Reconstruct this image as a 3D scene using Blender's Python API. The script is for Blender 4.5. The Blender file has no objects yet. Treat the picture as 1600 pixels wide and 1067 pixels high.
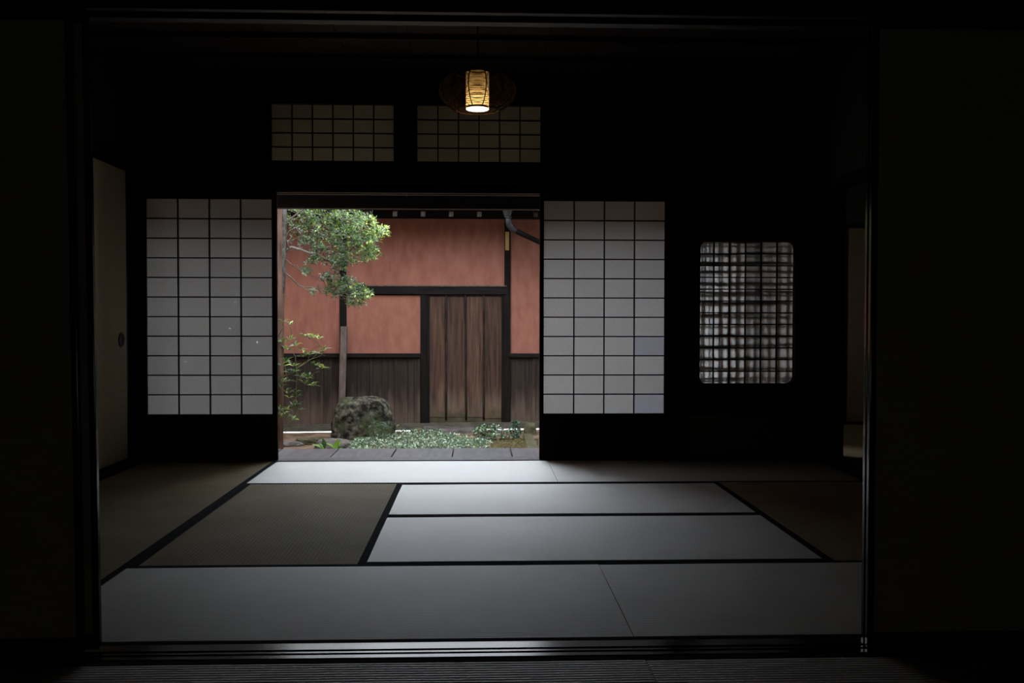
import bpy, bmesh, math, random
from mathutils import Vector, Matrix, Euler, noise
R = math.radians
random.seed(7)
sc = bpy.context.scene
COL = sc.collection

# ------------------------------------------------------------------ camera
F_PX, HCAM = 1485.0, 1.005
YAW, PITCH, ROLL = R(-2.05), R(-1.33), R(0.08)
cam_d = bpy.data.cameras.new('camera')
cam_d.sensor_width = 36.0
cam_d.lens = F_PX / 1600 * 36
cam_d.clip_start, cam_d.clip_end = 0.05, 200
cam = bpy.data.objects.new('camera', cam_d)
COL.objects.link(cam)
cam.location = (0, 0, HCAM)
CAMROT = Matrix.Rotation(YAW, 3, 'Z') @ Matrix.Rotation(R(90) + PITCH, 3, 'X') @ Matrix.Rotation(ROLL, 3, 'Z')
cam.rotation_euler = CAMROT.to_euler()
sc.camera = cam

# ------------------------------------------------------------------ sky and exposure
W = bpy.data.worlds.new('overcast_sky')
sc.world = W
W.use_nodes = True
bg = W.node_tree.nodes['Background']
bg.inputs[0].default_value = (0.86, 0.93, 1.0, 1)
_n, _l = W.node_tree.nodes, W.node_tree.links            # overcast dome: zenith three times the horizon
_tc = _n.new('ShaderNodeTexCoord')
_sp = _n.new('ShaderNodeSeparateXYZ')
_l.new(_tc.outputs['Generated'], _sp.inputs[0])
_mr = _n.new('ShaderNodeMapRange')
_mr.inputs['From Min'].default_value, _mr.inputs['From Max'].default_value = 0.0, 1.0
_mr.inputs['To Min'].default_value, _mr.inputs['To Max'].default_value = 0.6, 1.8
_l.new(_sp.outputs['Z'], _mr.inputs['Value'])
_l.new(_mr.outputs[0], bg.inputs[1])
sc.view_settings.view_transform = 'Standard'
sc.view_settings.look = 'None'
sc.view_settings.gamma = 1.0
sc.view_settings.use_curve_mapping = False
sc.view_settings.exposure = 2.65
cy = sc.cycles
cy.max_bounces = 10
cy.diffuse_bounces = 6
cy.glossy_bounces = 4
cy.transmission_bounces = 6
cy.use_denoising = True
cy.sample_clamp_indirect = 6.0
cy.caustics_reflective = False
cy.caustics_refractive = False


def at(px, py, Y):
    """world point where the ray through photo pixel (px, py) meets the plane y = Y"""
    d = CAMROT @ Vector(((px - 800) / F_PX, (533.5 - py) / F_PX, -1))
    t = Y / d.y
    return Vector((d.x * t, Y, HCAM + d.z * t))


def onz(px, py, z):
    d = CAMROT @ Vector(((px - 800) / F_PX, (533.5 - py) / F_PX, -1))
    t = (z - HCAM) / d.z
    return Vector((d.x * t, d.y * t, z))


# ------------------------------------------------------------------ materials
def new_mat(name):
    m = bpy.data.materials.new(name)
    m.use_nodes = True
    nt = m.node_tree
    b = nt.nodes['Principled BSDF']
    return m, nt, b


def rgba(c):
    return (c[0], c[1], c[2], 1)


def noise_mat(name, c1, c2, scale=(1, 1, 1), nscale=8, rough=0.7, bump=0.2, bdist=0.01, spec=0.3, detail=6,
              rnd=0.0, lo=0.35, hi=0.65):
    """two colours mixed by stretched noise, with the same noise as fine relief"""
    m, nt, b = new_mat(name)
    N, L = nt.nodes, nt.links
    tc = N.new('ShaderNodeTexCoord')
    mp = N.new('ShaderNodeMapping')
    mp.inputs['Scale'].default_value = scale
    L.new(tc.outputs['Object'], mp.inputs['Vector'])
    nz = N.new('ShaderNodeTexNoise')
    nz.inputs['Scale'].default_value = nscale
    nz.inputs['Detail'].default_value = detail
    nz.inputs['Roughness'].default_value = 0.6
    nz.noise_dimensions = '4D'
    oi = N.new('ShaderNodeObjectInfo')
    mu = N.new('ShaderNodeMath')
    mu.operation = 'MULTIPLY'
    mu.inputs[1].default_value = 37.0
    L.new(oi.outputs['Random'], mu.inputs[0])
    L.new(mu.outputs[0], nz.inputs['W'])
    L.new(mp.outputs[0], nz.inputs['Vector'])
    rp = N.new('ShaderNodeValToRGB')
    rp.color_ramp.elements[0].position = lo
    rp.color_ramp.elements[1].position = hi
    rp.color_ramp.elements[0].color = rgba(c1)
    rp.color_ramp.elements[1].color = rgba(c2)
    L.new(nz.outputs[0], rp.inputs[0])
    out = rp.outputs[0]
    if rnd:
        hs = N.new('ShaderNodeHueSaturation')
        mr = N.new('ShaderNodeMapRange')
        mr.inputs['To Min'].default_value = 1 - rnd
        mr.inputs['To Max'].default_value = 1 + rnd
        L.new(oi.outputs['Random'], mr.inputs['Value'])
        L.new(mr.outputs[0], hs.inputs['Value'])
        L.new(out, hs.inputs['Color'])
        out = hs.outputs[0]
    L.new(out, b.inputs['Base Color'])
    b.inputs['Roughness'].default_value = rough
    b.inputs['Specular IOR Level'].default_value = spec
    if bump:
        bp = N.new('ShaderNodeBump')
        bp.inputs['Strength'].default_value = bump
        bp.inputs['Distance'].default_value = bdist
        L.new(nz.outputs[0], bp.inputs['Height'])
        L.new(bp.outputs[0], b.inputs['Normal'])
    return m


M = {}
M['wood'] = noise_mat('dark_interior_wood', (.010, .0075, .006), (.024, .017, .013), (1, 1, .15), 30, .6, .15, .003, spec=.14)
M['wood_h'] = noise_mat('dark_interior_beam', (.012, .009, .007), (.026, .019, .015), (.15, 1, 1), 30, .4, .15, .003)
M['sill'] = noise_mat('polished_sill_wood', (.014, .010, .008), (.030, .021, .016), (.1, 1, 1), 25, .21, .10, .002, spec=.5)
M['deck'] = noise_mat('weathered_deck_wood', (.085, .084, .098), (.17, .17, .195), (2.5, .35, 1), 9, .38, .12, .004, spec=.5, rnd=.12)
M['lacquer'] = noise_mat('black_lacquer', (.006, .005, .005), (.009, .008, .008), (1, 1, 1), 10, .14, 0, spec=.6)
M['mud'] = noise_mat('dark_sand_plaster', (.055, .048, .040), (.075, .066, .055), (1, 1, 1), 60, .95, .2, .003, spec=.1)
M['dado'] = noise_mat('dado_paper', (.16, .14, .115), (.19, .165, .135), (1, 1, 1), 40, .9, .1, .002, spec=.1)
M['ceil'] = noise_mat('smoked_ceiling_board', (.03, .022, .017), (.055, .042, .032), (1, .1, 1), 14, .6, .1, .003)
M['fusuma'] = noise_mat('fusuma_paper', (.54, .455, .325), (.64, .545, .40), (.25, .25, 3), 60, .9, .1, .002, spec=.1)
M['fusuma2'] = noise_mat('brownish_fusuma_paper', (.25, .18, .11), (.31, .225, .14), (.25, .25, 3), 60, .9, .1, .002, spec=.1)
M['heri'] = noise_mat('navy_border_cloth', (.006, .009, .013), (.010, .015, .020), (1, 1, 1), 300, .95, .2, .001, spec=.06)
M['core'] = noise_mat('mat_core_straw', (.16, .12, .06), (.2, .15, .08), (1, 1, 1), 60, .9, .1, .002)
M['plaster'] = noise_mat('red_earth_plaster', (.30, .120, .088), (.385, .165, .123), (2.2, 2.2, .8), 5, .95, .12, .006, spec=.08, detail=10)
M['white_plaster'] = noise_mat('grey_white_plaster', (.5, .49, .46), (.58, .57, .54), (1, 1, 1), 6, .95, .1, .004, spec=.08)
M['wallwood'] = noise_mat('black_brown_post_wood', (.006, .005, .0045), (.016, .0125, .011), (1, 1, .1), 30, .85, .3, .004, spec=.12)
M['wallrail'] = noise_mat('black_brown_rail_wood', (.007, .006, .0055), (.018, .015, .014), (.1, 1, 1), 30, .85, .3, .004, spec=.15)
M['base'] = noise_mat('mossy_base_beam', (.07, .066, .050), (.14, .131, .104), (.5, 1, 1.5), 12, .85, .3, .005)
M['brace'] = noise_mat('grey_brace_wood', (.075, .056, .046), (.15, .117, .10), (1, 1, .08), 25, .8, .3, .004)
M['rafter'] = noise_mat('brown_rafter_wood', (.02, .0135, .011), (.042, .031, .027), (1, .1, 1), 25, .85, .2, .003, spec=.1)
M['strip'] = noise_mat('dark_bamboo_strip', (.016, .011, .009), (.042, .030, .025), (1, 1, .3), 24, .8, .3, .004, spec=.12)
M['pipe_shaded'] = noise_mat('shaded_pipe', (.006, .006, .006), (.012, .012, .012), (1, 1, 1), 15, .8, .05, .002, spec=.1)  # darker copy of the downpipe metal, eave shade put into the colour
M['tag_wood'] = noise_mat('pale_plaque_wood', (.42, .25, .09), (.55, .36, .15), (1, 1, .2), 30, .7, .1, .002)
M['bark'] = noise_mat('red_brown_bark', (.06, .032, .023), (.20, .115, .085), (1, 1, .12), 22, .95, .9, .02)
M['twig'] = noise_mat('grey_twig_bark', (.10, .085, .07), (.24, .21, .18), (1, 1, 1), 20, .9, .4, .004)
M['stem'] = noise_mat('green_brown_stem', (.10, .10, .05), (.19, .18, .09), (1, 1, 1), 20, .8, .3, .003)
M['soil'] = noise_mat('garden_soil', (.09, .055, .036), (.29, .20, .135), (1, 1, 1), 7, .95, .7, .02, detail=12)
M['outer'] = noise_mat('pale_lane_paving', (.72, .71, .68), (.80, .79, .76), (1, 1, 1), 6, .9, .1, .004)
M['stone'] = noise_mat('grey_garden_stone', (.06, .053, .05), (.19, .17, .155), (1, 1, 1), 9, .9, .6, .02, detail=10)
M['stone_moss'] = noise_mat('mossy_stone', (.045, .045, .02), (.14, .125, .075), (1, 1, 1), 11, .95, .6, .02, detail=10)
M['moss'] = noise_mat('yellow_green_moss', (.045, .036, .016), (.13, .105, .038), (1, 1, 1), 30, .95, .8, .02, detail=10)
M['pipe'] = noise_mat('grey_downpipe_metal', (.028, .028, .029), (.05, .051, .052), (1, 1, 1), 15, .55, .05, .002, spec=.3)
M['roof'] = noise_mat('roof_tile', (.045, .045, .048), (.085, .085, .09), (1, 1, 1), 12, .7, .2, .01)
M['wicker'] = noise_mat('brown_wicker', (.09, .05, .03), (.19, .115, .07), (1, 1, 1), 60, .6, .1, .001)
M['cord'] = noise_mat('black_cord', (.012, .012, .012), (.02, .02, .02), (1, 1, 1), 10, .6, 0)
M['iron'] = noise_mat('dark_iron', (.02, .02, .018), (.04, .038, .035), (1, 1, 1), 40, .45, .1, .001, spec=.5)
M['nail'] = noise_mat('steel_hook', (.25, .25, .25), (.35, .35, .35), (1, 1, 1), 40, .35, 0, spec=.6)


def boulder_mat():
    m = noise_mat('mossy_boulder', (.007, .006, .0045), (.19, .175, .13), (1, 1, 1), 15, .95, 1.0, .03, detail=14, lo=.42, hi=.68)
    nt = m.node_tree
    N, L = nt.nodes, nt.links
    b = N['Principled BSDF']
    src = b.inputs['Base Color'].links[0].from_socket
    tc = N.new('ShaderNodeTexCoord')
    nz = N.new('ShaderNodeTexNoise')
    nz.inputs['Scale'].default_value = 4.0
    nz.inputs['Detail'].default_value = 8
    L.new(tc.outputs['Object'], nz.inputs['Vector'])
    r = N.new('ShaderNodeValToRGB')
    r.color_ramp.elements[0].position = .5
    r.color_ramp.elements[1].position = .62
    L.new(nz.outputs[0], r.inputs[0])
    mx = N.new('ShaderNodeMix')
    mx.data_type = 'RGBA'
    L.new(r.outputs[0], mx.inputs['Factor'])
    L.new(src, mx.inputs['A'])
    mx.inputs['B'].default_value = (.06, .075, .03, 1)
    L.new(mx.outputs['Result'], b.inputs['Base Color'])
    return m


M['boulder'] = boulder_mat()


def plank_mat(name, dark, mid, pale, z_mid, moss=False):
    """old cedar boards: grain along the height, rain-bleached foot with a ragged edge"""
    m = noise_mat(name, dark, mid, (1, 1, .05), 38, .8, .35, .004, detail=8, rnd=.16)
    nt = m.node_tree
    N, L = nt.nodes, nt.links
    b = N['Principled BSDF']
    src = b.inputs['Base Color'].links[0].from_socket
    geo = N.new('ShaderNodeNewGeometry')
    sp = N.new('ShaderNodeSeparateXYZ')
    L.new(geo.outputs['Position'], sp.inputs[0])
    mp = N.new('ShaderNodeMapping')
    mp.inputs['Scale'].default_value = (9, 1, 1.3)
    L.new(geo.outputs['Position'], mp.inputs['Vector'])
    nz = N.new('ShaderNodeTexNoise')
    nz.inputs['Scale'].default_value = 1.6
    nz.inputs['Detail'].default_value = 8
    L.new(mp.outputs[0], nz.inputs['Vector'])
    a = N.new('ShaderNodeMath')
    a.operation = 'MULTIPLY_ADD'
    a.inputs[1].default_value = .75
    L.new(nz.outputs[0], a.inputs[0])
    L.new(sp.outputs['Z'], a.inputs[2])
    mr = N.new('ShaderNodeMapRange')
    mr.inputs['From Min'].default_value = z_mid + .52
    mr.inputs['From Max'].default_value = z_mid + .22
    L.new(a.outputs[0], mr.inputs['Value'])
    mx = N.new('ShaderNodeMix')
    mx.data_type = 'RGBA'
    L.new(mr.outputs[0], mx.inputs['Factor'])
    L.new(src, mx.inputs['A'])
    mm = N.new('ShaderNodeMix')
    mm.data_type = 'RGBA'
    mm.blend_type = 'MULTIPLY'
    mm.inputs['Factor'].default_value = .55
    mm.inputs['A'].default_value = rgba(pale)
    nr = N.new('ShaderNodeValToRGB')
    nr.color_ramp.elements[0].color = (.35, .32, .3, 1)
    nr.color_ramp.elements[0].position = .35
    nr.color_ramp.elements[1].position = .65
    gn = [n for n in N if n.bl_idname == 'ShaderNodeTexNoise'][0]
    L.new(gn.outputs[0], nr.inputs[0])
    L.new(nr.outputs[0], mm.inputs['B'])
    L.new(mm.outputs['Result'], mx.inputs['B'])
    out = mx.outputs['Result']
    if moss:
        ad = N.new('ShaderNodeMath')
        ad.operation = 'MULTIPLY_ADD'
        ad.inputs[1].default_value = .5
        n2 = N.new('ShaderNodeTexNoise')
        n2.inputs['Scale'].default_value = 7
        n2.inputs['Detail'].default_value = 8
        L.new(geo.outputs['Position'], n2.inputs['Vector'])
        L.new(n2.outputs[0], ad.inputs[0])
        L.new(sp.outputs['Z'], ad.inputs[2])
        m2 = N.new('ShaderNodeMapRange')
        m2.inputs['From Min'].default_value = .17
        m2.inputs['From Max'].default_value = -.05
        L.new(ad.outputs[0], m2.inputs['Value'])
        x2 = N.new('ShaderNodeMix')
        x2.data_type = 'RGBA'
        L.new(m2.outputs[0], x2.inputs['Factor'])
        L.new(out, x2.inputs['A'])
        x2.inputs['B'].default_value = (.05, .05, .022, 1)
        out = x2.outputs['Result']
    L.new(out, b.inputs['Base Color'])
    return m


M['plank'] = plank_mat('cedar_wainscot_board', (.016, .0105, .008), (.044, .029, .023), (.14, .098, .076), -.02)
M['gate'] = plank_mat('gate_board', (.028, .0145, .0095), (.112, .060, .039), (.175, .115, .082), .03, moss=True)


def paper_mat(name, col, trans=.5, rnd=.05, rough_noise=.06):
    m, nt, b = new_mat(name)
    N, L = nt.nodes, nt.links
    N.remove(b)
    out = N['Material Output']
    tc = N.new('ShaderNodeTexCoord')
    nz = N.new('ShaderNodeTexNoise')
    nz.inputs['Scale'].default_value = 90
    nz.inputs['Detail'].default_value = 8
    L.new(tc.outputs['Object'], nz.inputs['Vector'])
    mr = N.new('ShaderNodeMapRange')
    mr.inputs['From Min'].default_value = .3
    mr.inputs['From Max'].default_value = .7
    mr.inputs['To Min'].default_value = 1 - rough_noise
    mr.inputs['To Max'].default_value = 1 + rough_noise
    L.new(nz.outputs[0], mr.inputs['Value'])
    oi = N.new('ShaderNodeObjectInfo')
    m2 = N.new('ShaderNodeMapRange')
    m2.inputs['To Min'].default_value = 1 - rnd
    m2.inputs['To Max'].default_value = 1 + rnd
    L.new(oi.outputs['Random'], m2.inputs['Value'])
    mul = N.new('ShaderNodeMath')
    mul.operation = 'MULTIPLY'
    L.new(mr.outputs[0], mul.inputs[0])
    L.new(m2.outputs[0], mul.inputs[1])
    hs = N.new('ShaderNodeHueSaturation')
    hs.inputs['Color'].default_value = rgba(col)
    L.new(mul.outputs[0], hs.inputs['Value'])
    d = N.new('ShaderNodeBsdfDiffuse')
    t = N.new('ShaderNodeBsdfTranslucent')
    L.new(hs.outputs[0], d.inputs[0])
    L.new(hs.outputs[0], t.inputs[0])
    mx = N.new('ShaderNodeMixShader')
    mx.inputs[0].default_value = trans
    L.new(d.outputs[0], mx.inputs[1])
    L.new(t.outputs[0], mx.inputs[2])
    L.new(mx.outputs[0], out.inputs[0])
    return m


M['paper'] = paper_mat('shoji_paper', (.74, .74, .73), .17)
M['paper_brightened'] = paper_mat('brightened_shoji_paper', (.86, .86, .85), .30)  # same paper made more translucent, offsets shade from the added upper storey
M['paper_thin'] = paper_mat('thin_paper', (.95, .95, .95), .8)
M['paper_blue'] = paper_mat('bluish_replacement_paper', (.80, .81, .92), .29)
M['paper_old'] = paper_mat('yellowed_transom_paper', (.70, .68, .52), .40)
M['paper_win'] = paper_mat('window_paper', (.90, .93, .94), .85)
M['lamp_paper'] = paper_mat('lamp_paper', (.85, .68, .38), .6)


def tatami_mat_material():
    m, nt, b = new_mat('tatami_rush_weave')
    N, L = nt.nodes, nt.links
    tc = N.new('ShaderNodeTexCoord')
    mp = N.new('ShaderNodeMapping')
    mp.inputs['Scale'].default_value = (400, 6, 1)      # rush strands lie across the mat
    L.new(tc.outputs['Object'], mp.inputs['Vector'])
    nz = N.new('ShaderNodeTexNoise')
    nz.inputs['Scale'].default_value = 1.0
    nz.inputs['Detail'].default_value = 3
    L.new(mp.outputs[0], nz.inputs['Vector'])
    n2 = N.new('ShaderNodeTexNoise')
    n2.inputs['Scale'].default_value = 2.2
    n2.inputs['Detail'].default_value = 5
    L.new(tc.outputs['Object'], n2.inputs['Vector'])
    ad = N.new('ShaderNodeMath')
    ad.operation = 'MULTIPLY_ADD'
    ad.inputs[1].default_value = .55
    L.new(nz.outputs[0], ad.inputs[0])
    L.new(n2.outputs[0], ad.inputs[2])
    rp = N.new('ShaderNodeValToRGB')
    rp.color_ramp.elements[0].position = .55
    rp.color_ramp.elements[1].position = 1.0
    rp.color_ramp.elements[0].color = (.20, .155, .085, 1)
    rp.color_ramp.elements[1].color = (.29, .23, .14, 1)
    L.new(ad.outputs[0], rp.inputs[0])
    L.new(rp.outputs[0], b.inputs['Base Color'])
    b.inputs['Roughness'].default_value = .7
    b.inputs['Specular IOR Level'].default_value = .16
    bp = N.new('ShaderNodeBump')
    bp.inputs['Strength'].default_value = .25
    bp.inputs['Distance'].default_value = .001
    L.new(nz.outputs[0], bp.inputs['Height'])
    L.new(bp.outputs[0], b.inputs['Normal'])
    # waxy rush fibres: Fresnel of a bundle of cylinders, strong only when looking along the strands
    gl = N.new('ShaderNodeBsdfGlossy')
    gl.inputs['Color'].default_value = (.93, .95, .97, 1)
    gl.inputs['Roughness'].default_value = .54
    gl.inputs['Anisotropy'].default_value = -.54
    tg = N.new('ShaderNodeTangent')
    tg.direction_type = 'UV_MAP'
    tg.uv_map = 'UVMap'
    L.new(tg.outputs[0], gl.inputs['Tangent'])
    vt = N.new('ShaderNodeVectorTransform')
    vt.vector_type, vt.convert_from, vt.convert_to = 'VECTOR', 'OBJECT', 'WORLD'
    vt.inputs[0].default_value = (0, 1, 0)
    ge = N.new('ShaderNodeNewGeometry')
    dp_ = N.new('ShaderNodeVectorMath')
    dp_.operation = 'DOT_PRODUCT'
    L.new(vt.outputs[0], dp_.inputs[0])
    L.new(ge.outputs['Incoming'], dp_.inputs[1])

    def mth(op, *ins):
        q = N.new('ShaderNodeMath')
        q.operation = op
        for i_, v_ in enumerate(ins):
            if isinstance(v_, (int, float)):
                q.inputs[i_].default_value = v_
            else:
                L.new(v_, q.inputs[i_])
        return q.outputs[0]
    d2 = mth('MULTIPLY', dp_.outputs['Value'], dp_.outputs['Value'])
    c_ = mth('SQRT', mth('MAXIMUM', mth('SUBTRACT', 1.0, d2), 0.0))
    f_ = mth('POWER', mth('SUBTRACT', 1.0, c_), 2.7)
    fac = mth('MULTIPLY_ADD', f_, .71, .008)
    mx = N.new('ShaderNodeMixShader')
    L.new(fac, mx.inputs[0])
    L.new(b.outputs[0], mx.inputs[1])
    L.new(gl.outputs[0], mx.inputs[2])
    L.new(mx.outputs[0], N['Material Output'].inputs[0])
    return m


M['tatami'] = tatami_mat_material()


def leaf_mat(name, col, trans_col, rough=.35):
    m, nt, b = new_mat(name)
    N, L = nt.nodes, nt.links
    b.inputs['Base Color'].default_value = rgba(col)
    b.inputs['Roughness'].default_value = rough
    b.inputs['Specular IOR Level'].default_value = .75
    t = N.new('ShaderNodeBsdfTranslucent')
    t.inputs[0].default_value = rgba(trans_col)
    mx = N.new('ShaderNodeMixShader')
    mx.inputs[0].default_value = .35
    L.new(b.outputs[0], mx.inputs[1])
    L.new(t.outputs[0], mx.inputs[2])
    L.new(mx.outputs[0], N['Material Output'].inputs[0])
    return m


M['leaf_dark'] = leaf_mat('dark_leaf', (.020, .048, .020), (.05, .12, .02))
M['leaf_mid'] = leaf_mat('mid_green_leaf', (.085, .165, .048), (.18, .33, .045))
M['leaf_young'] = leaf_mat('young_yellow_leaf', (.42, .52, .14), (.55, .65, .14))
M['leaf_grey'] = leaf_mat('grey_green_leaf', (.16, .22, .135), (.13, .2, .09), .32)
M['leaf_pale'] = leaf_mat('pale_edged_leaf', (.50, .60, .44), (.4, .5, .3), .4)
M['leaf_blue'] = leaf_mat('blue_green_leaf', (.045, .12, .07), (.07, .17, .06), .35)
M['leaf_lime'] = leaf_mat('lime_leaf', (.22, .42, .07), (.35, .6, .08), .4)


def emit(name, col, s):
    m, nt, b = new_mat(name)
    b.inputs['Base Color'].default_value = rgba(col)
    b.inputs['Emission Color'].default_value = rgba(col)
    b.inputs['Emission Strength'].default_value = s
    return m


M['glow'] = emit('lit_lamp_diffuser', (1.0, .86, .60), .5)


# ------------------------------------------------------------------ mesh helpers
def wloc(o):
    v = Vector((0, 0, 0))
    while o is not None:
        v += Vector(o.location)
        o = o.parent
    return v


class MB:
    def __init__(s):
        s.v, s.f, s.mi = [], [], []

    def add(s, vs, fs, mi=0):
        n = len(s.v)
        s.v += [tuple(p) for p in vs]
        s.f += [tuple(i + n for i in f) for f in fs]
        s.mi += [mi] * len(fs)
        return s

    def box(s, x0, x1, y0, y1, z0, z1, mi=0):
        vs = [(x0, y0, z0), (x1, y0, z0), (x1, y1, z0), (x0, y1, z0), (x0, y0, z1), (x1, y0, z1), (x1, y1, z1), (x0, y1, z1)]
        fs = [(0, 3, 2, 1), (4, 5, 6, 7), (0, 1, 5, 4), (1, 2, 6, 5), (2, 3, 7, 6), (3, 0, 4, 7)]
        return s.add(vs, fs, mi)

    def hexa(s, lo, hi, mi=0):
        fs = [(0, 3, 2, 1), (4, 5, 6, 7), (0, 1, 5, 4), (1, 2, 6, 5), (2, 3, 7, 6), (3, 0, 4, 7)]
        return s.add(list(lo) + list(hi), fs, mi)

    def tube(s, pts, rad, n=6, mi=0, closed=False):
        pts = [Vector(p) for p in pts]
        m = len(pts)
        rads = rad if isinstance(rad, (list, tuple)) else [rad] * m
        vs, fs = [], []
        prev = None
        for i, p in enumerate(pts):
            if closed:
                t = pts[(i + 1) % m] - pts[i - 1]
            else:
                t = pts[min(i + 1, m - 1)] - pts[max(i - 1, 0)]
            t.normalize()
            a = prev if prev is not None else (Vector((0, 0, 1)) if abs(t.z) < .9 else Vector((1, 0, 0)))
            u = (a - t * a.dot(t)).normalized()
            prev = u
            w = t.cross(u)
            for k in range(n):
                q = 2 * math.pi * k / n
                vs.append(p + (u * math.cos(q) + w * math.sin(q)) * rads[i])
        for i in range(m if closed else m - 1):
            j = (i + 1) % m
            for k in range(n):
                l = (k + 1) % n
                fs.append((i * n + k, i * n + l, j * n + l, j * n + k))
        if not closed:
            fs.append(tuple(range(n))[::-1])
            fs.append(tuple((m - 1) * n + k for k in range(n)))
        return s.add(vs, fs, mi)

    def lathe(s, prof, c=(0, 0, 0), n=24, mi=0):
        vs, fs = [], []
        for r, z in prof:
            for k in range(n):
                q = 2 * math.pi * k / n
                vs.append((c[0] + r * math.cos(q), c[1] + r * math.sin(q), c[2] + z))
        for i in range(len(prof) - 1):
            for k in range(n):
                l = (k + 1) % n
                fs.append((i * n + k, i * n + l, (i + 1) * n + l, (i + 1) * n + k))
        return s.add(vs, fs, mi)

    def build(s, name, mats, parent=None, smooth=False, bevel=0.0, kind=None, loc=None):
        me = bpy.data.meshes.new(name)
        off = wloc(parent) if parent is not None else Vector((0, 0, 0))
        if loc is not None:
            off = off + Vector(loc)
        me.from_pydata([tuple(Vector(p) - off) for p in s.v], [], s.f)
        if not isinstance(mats, (list, tuple)):
            mats = [mats]
        for m in mats:
            me.materials.append(m)
        if len(mats) > 1:
            me.polygons.foreach_set('material_index', s.mi)
        if smooth:
            me.polygons.foreach_set('use_smooth', [True] * len(me.polygons))
        me.update()
        o = bpy.data.objects.new(name, me)
        COL.objects.link(o)
        if parent is not None:
            o.parent = parent
        if loc is not None:
            o.location = loc
        if bevel:
            b = o.modifiers.new('bevel', 'BEVEL')
            b.width = bevel
            b.segments = 2
            b.limit_method = 'ANGLE'
        if kind:
            o['kind'] = kind
        return o


def tag(o, label, cat=None, group=None, kind=None):
    o['label'] = label
    if cat:
        o['category'] = cat
    if group:
        o['group'] = group
    if kind:
        o['kind'] = kind
    return o


def empty(name, loc=(0, 0, 0)):
    o = bpy.data.objects.new(name, None)
    o.empty_display_size = .1
    COL.objects.link(o)
    o.location = loc
    return o


def struct(mb, name, mat, label, bevel=0.0, cat=None):
    return tag(mb.build(name, mat, bevel=bevel), label, cat, kind='structure')


# ================================================================== THE HOUSE SHELL
XL, XR = -2.37, 2.41                # tatami edges of both rooms
Y0, Y1 = 2.94, 6.76                 # rear room, near and far mat edge
ZC = 2.75
ZG = -.35                           # garden ground

m = MB()
m.box(-2.6, 2.6, -1.7, 6.92, -.34, -.058)
m.box(2.6, 5.1, 4.7, 9.2, -.34, -.058)
struct(m, 'floor', M['wood'], 'dark timber subfloor under the straw mats', cat='floor')

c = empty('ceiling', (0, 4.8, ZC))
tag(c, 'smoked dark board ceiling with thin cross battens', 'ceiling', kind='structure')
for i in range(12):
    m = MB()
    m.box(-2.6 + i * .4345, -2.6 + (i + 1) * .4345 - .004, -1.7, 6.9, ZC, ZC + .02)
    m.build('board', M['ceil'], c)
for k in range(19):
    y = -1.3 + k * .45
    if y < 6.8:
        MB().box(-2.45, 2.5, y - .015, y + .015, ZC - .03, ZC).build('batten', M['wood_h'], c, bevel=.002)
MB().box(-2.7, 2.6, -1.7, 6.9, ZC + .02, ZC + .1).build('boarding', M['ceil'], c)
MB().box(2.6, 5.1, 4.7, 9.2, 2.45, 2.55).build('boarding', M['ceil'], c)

# roof over the house, eave over the veranda
r = MB()
r.hexa([(-8, 7.9, 2.35), (2.45, 7.9, 2.35), (2.45, 3.5, 3.9), (-8, 3.5, 3.9)],
       [(-8, 7.93, 2.43), (2.45, 7.93, 2.43), (2.45, 3.5, 4.0), (-8, 3.5, 4.0)])
r.hexa([(2.4, 9.58, 2.52), (6.2, 9.58, 2.52), (6.2, 3.5, 3.9), (2.4, 3.5, 3.9)],
       [(2.4, 9.6, 2.62), (6.2, 9.6, 2.62), (6.2, 3.5, 4.0), (2.4, 3.5, 4.0)])
r.hexa([(-8, 3.5, 3.9), (6.2, 3.5, 3.9), (6.2, -2.3, 2.9), (-8, -2.3, 2.9)],
       [(-8, 3.5, 4.0), (6.2, 3.5, 4.0), (6.2, -2.3, 3.0), (-8, -2.3, 3.0)])
struct(r, 'roof', M['roof'], 'house roof with a deep eave over the veranda', cat='roof')

# side, rear and partition walls
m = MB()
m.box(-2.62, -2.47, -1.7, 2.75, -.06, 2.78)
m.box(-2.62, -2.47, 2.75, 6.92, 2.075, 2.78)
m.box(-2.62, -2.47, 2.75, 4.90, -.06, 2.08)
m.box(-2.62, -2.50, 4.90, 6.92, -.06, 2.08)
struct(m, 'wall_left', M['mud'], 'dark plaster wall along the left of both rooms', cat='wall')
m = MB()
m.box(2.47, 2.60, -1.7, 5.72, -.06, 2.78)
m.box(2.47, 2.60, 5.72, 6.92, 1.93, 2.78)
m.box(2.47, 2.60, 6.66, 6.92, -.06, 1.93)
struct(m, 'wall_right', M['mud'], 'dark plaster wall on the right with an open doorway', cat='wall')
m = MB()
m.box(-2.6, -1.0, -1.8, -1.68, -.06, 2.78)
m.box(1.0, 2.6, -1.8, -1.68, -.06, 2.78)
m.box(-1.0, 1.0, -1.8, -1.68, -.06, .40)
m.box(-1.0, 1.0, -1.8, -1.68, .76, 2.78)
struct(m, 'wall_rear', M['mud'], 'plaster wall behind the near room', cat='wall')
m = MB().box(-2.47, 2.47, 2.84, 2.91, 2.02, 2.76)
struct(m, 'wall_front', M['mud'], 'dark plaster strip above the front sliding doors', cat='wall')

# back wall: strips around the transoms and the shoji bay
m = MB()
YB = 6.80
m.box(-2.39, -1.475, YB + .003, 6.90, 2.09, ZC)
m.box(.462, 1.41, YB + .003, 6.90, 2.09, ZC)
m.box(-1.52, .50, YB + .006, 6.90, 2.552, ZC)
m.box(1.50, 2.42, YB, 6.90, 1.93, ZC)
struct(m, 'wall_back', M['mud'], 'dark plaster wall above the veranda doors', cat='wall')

n_trim = [0]


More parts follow.
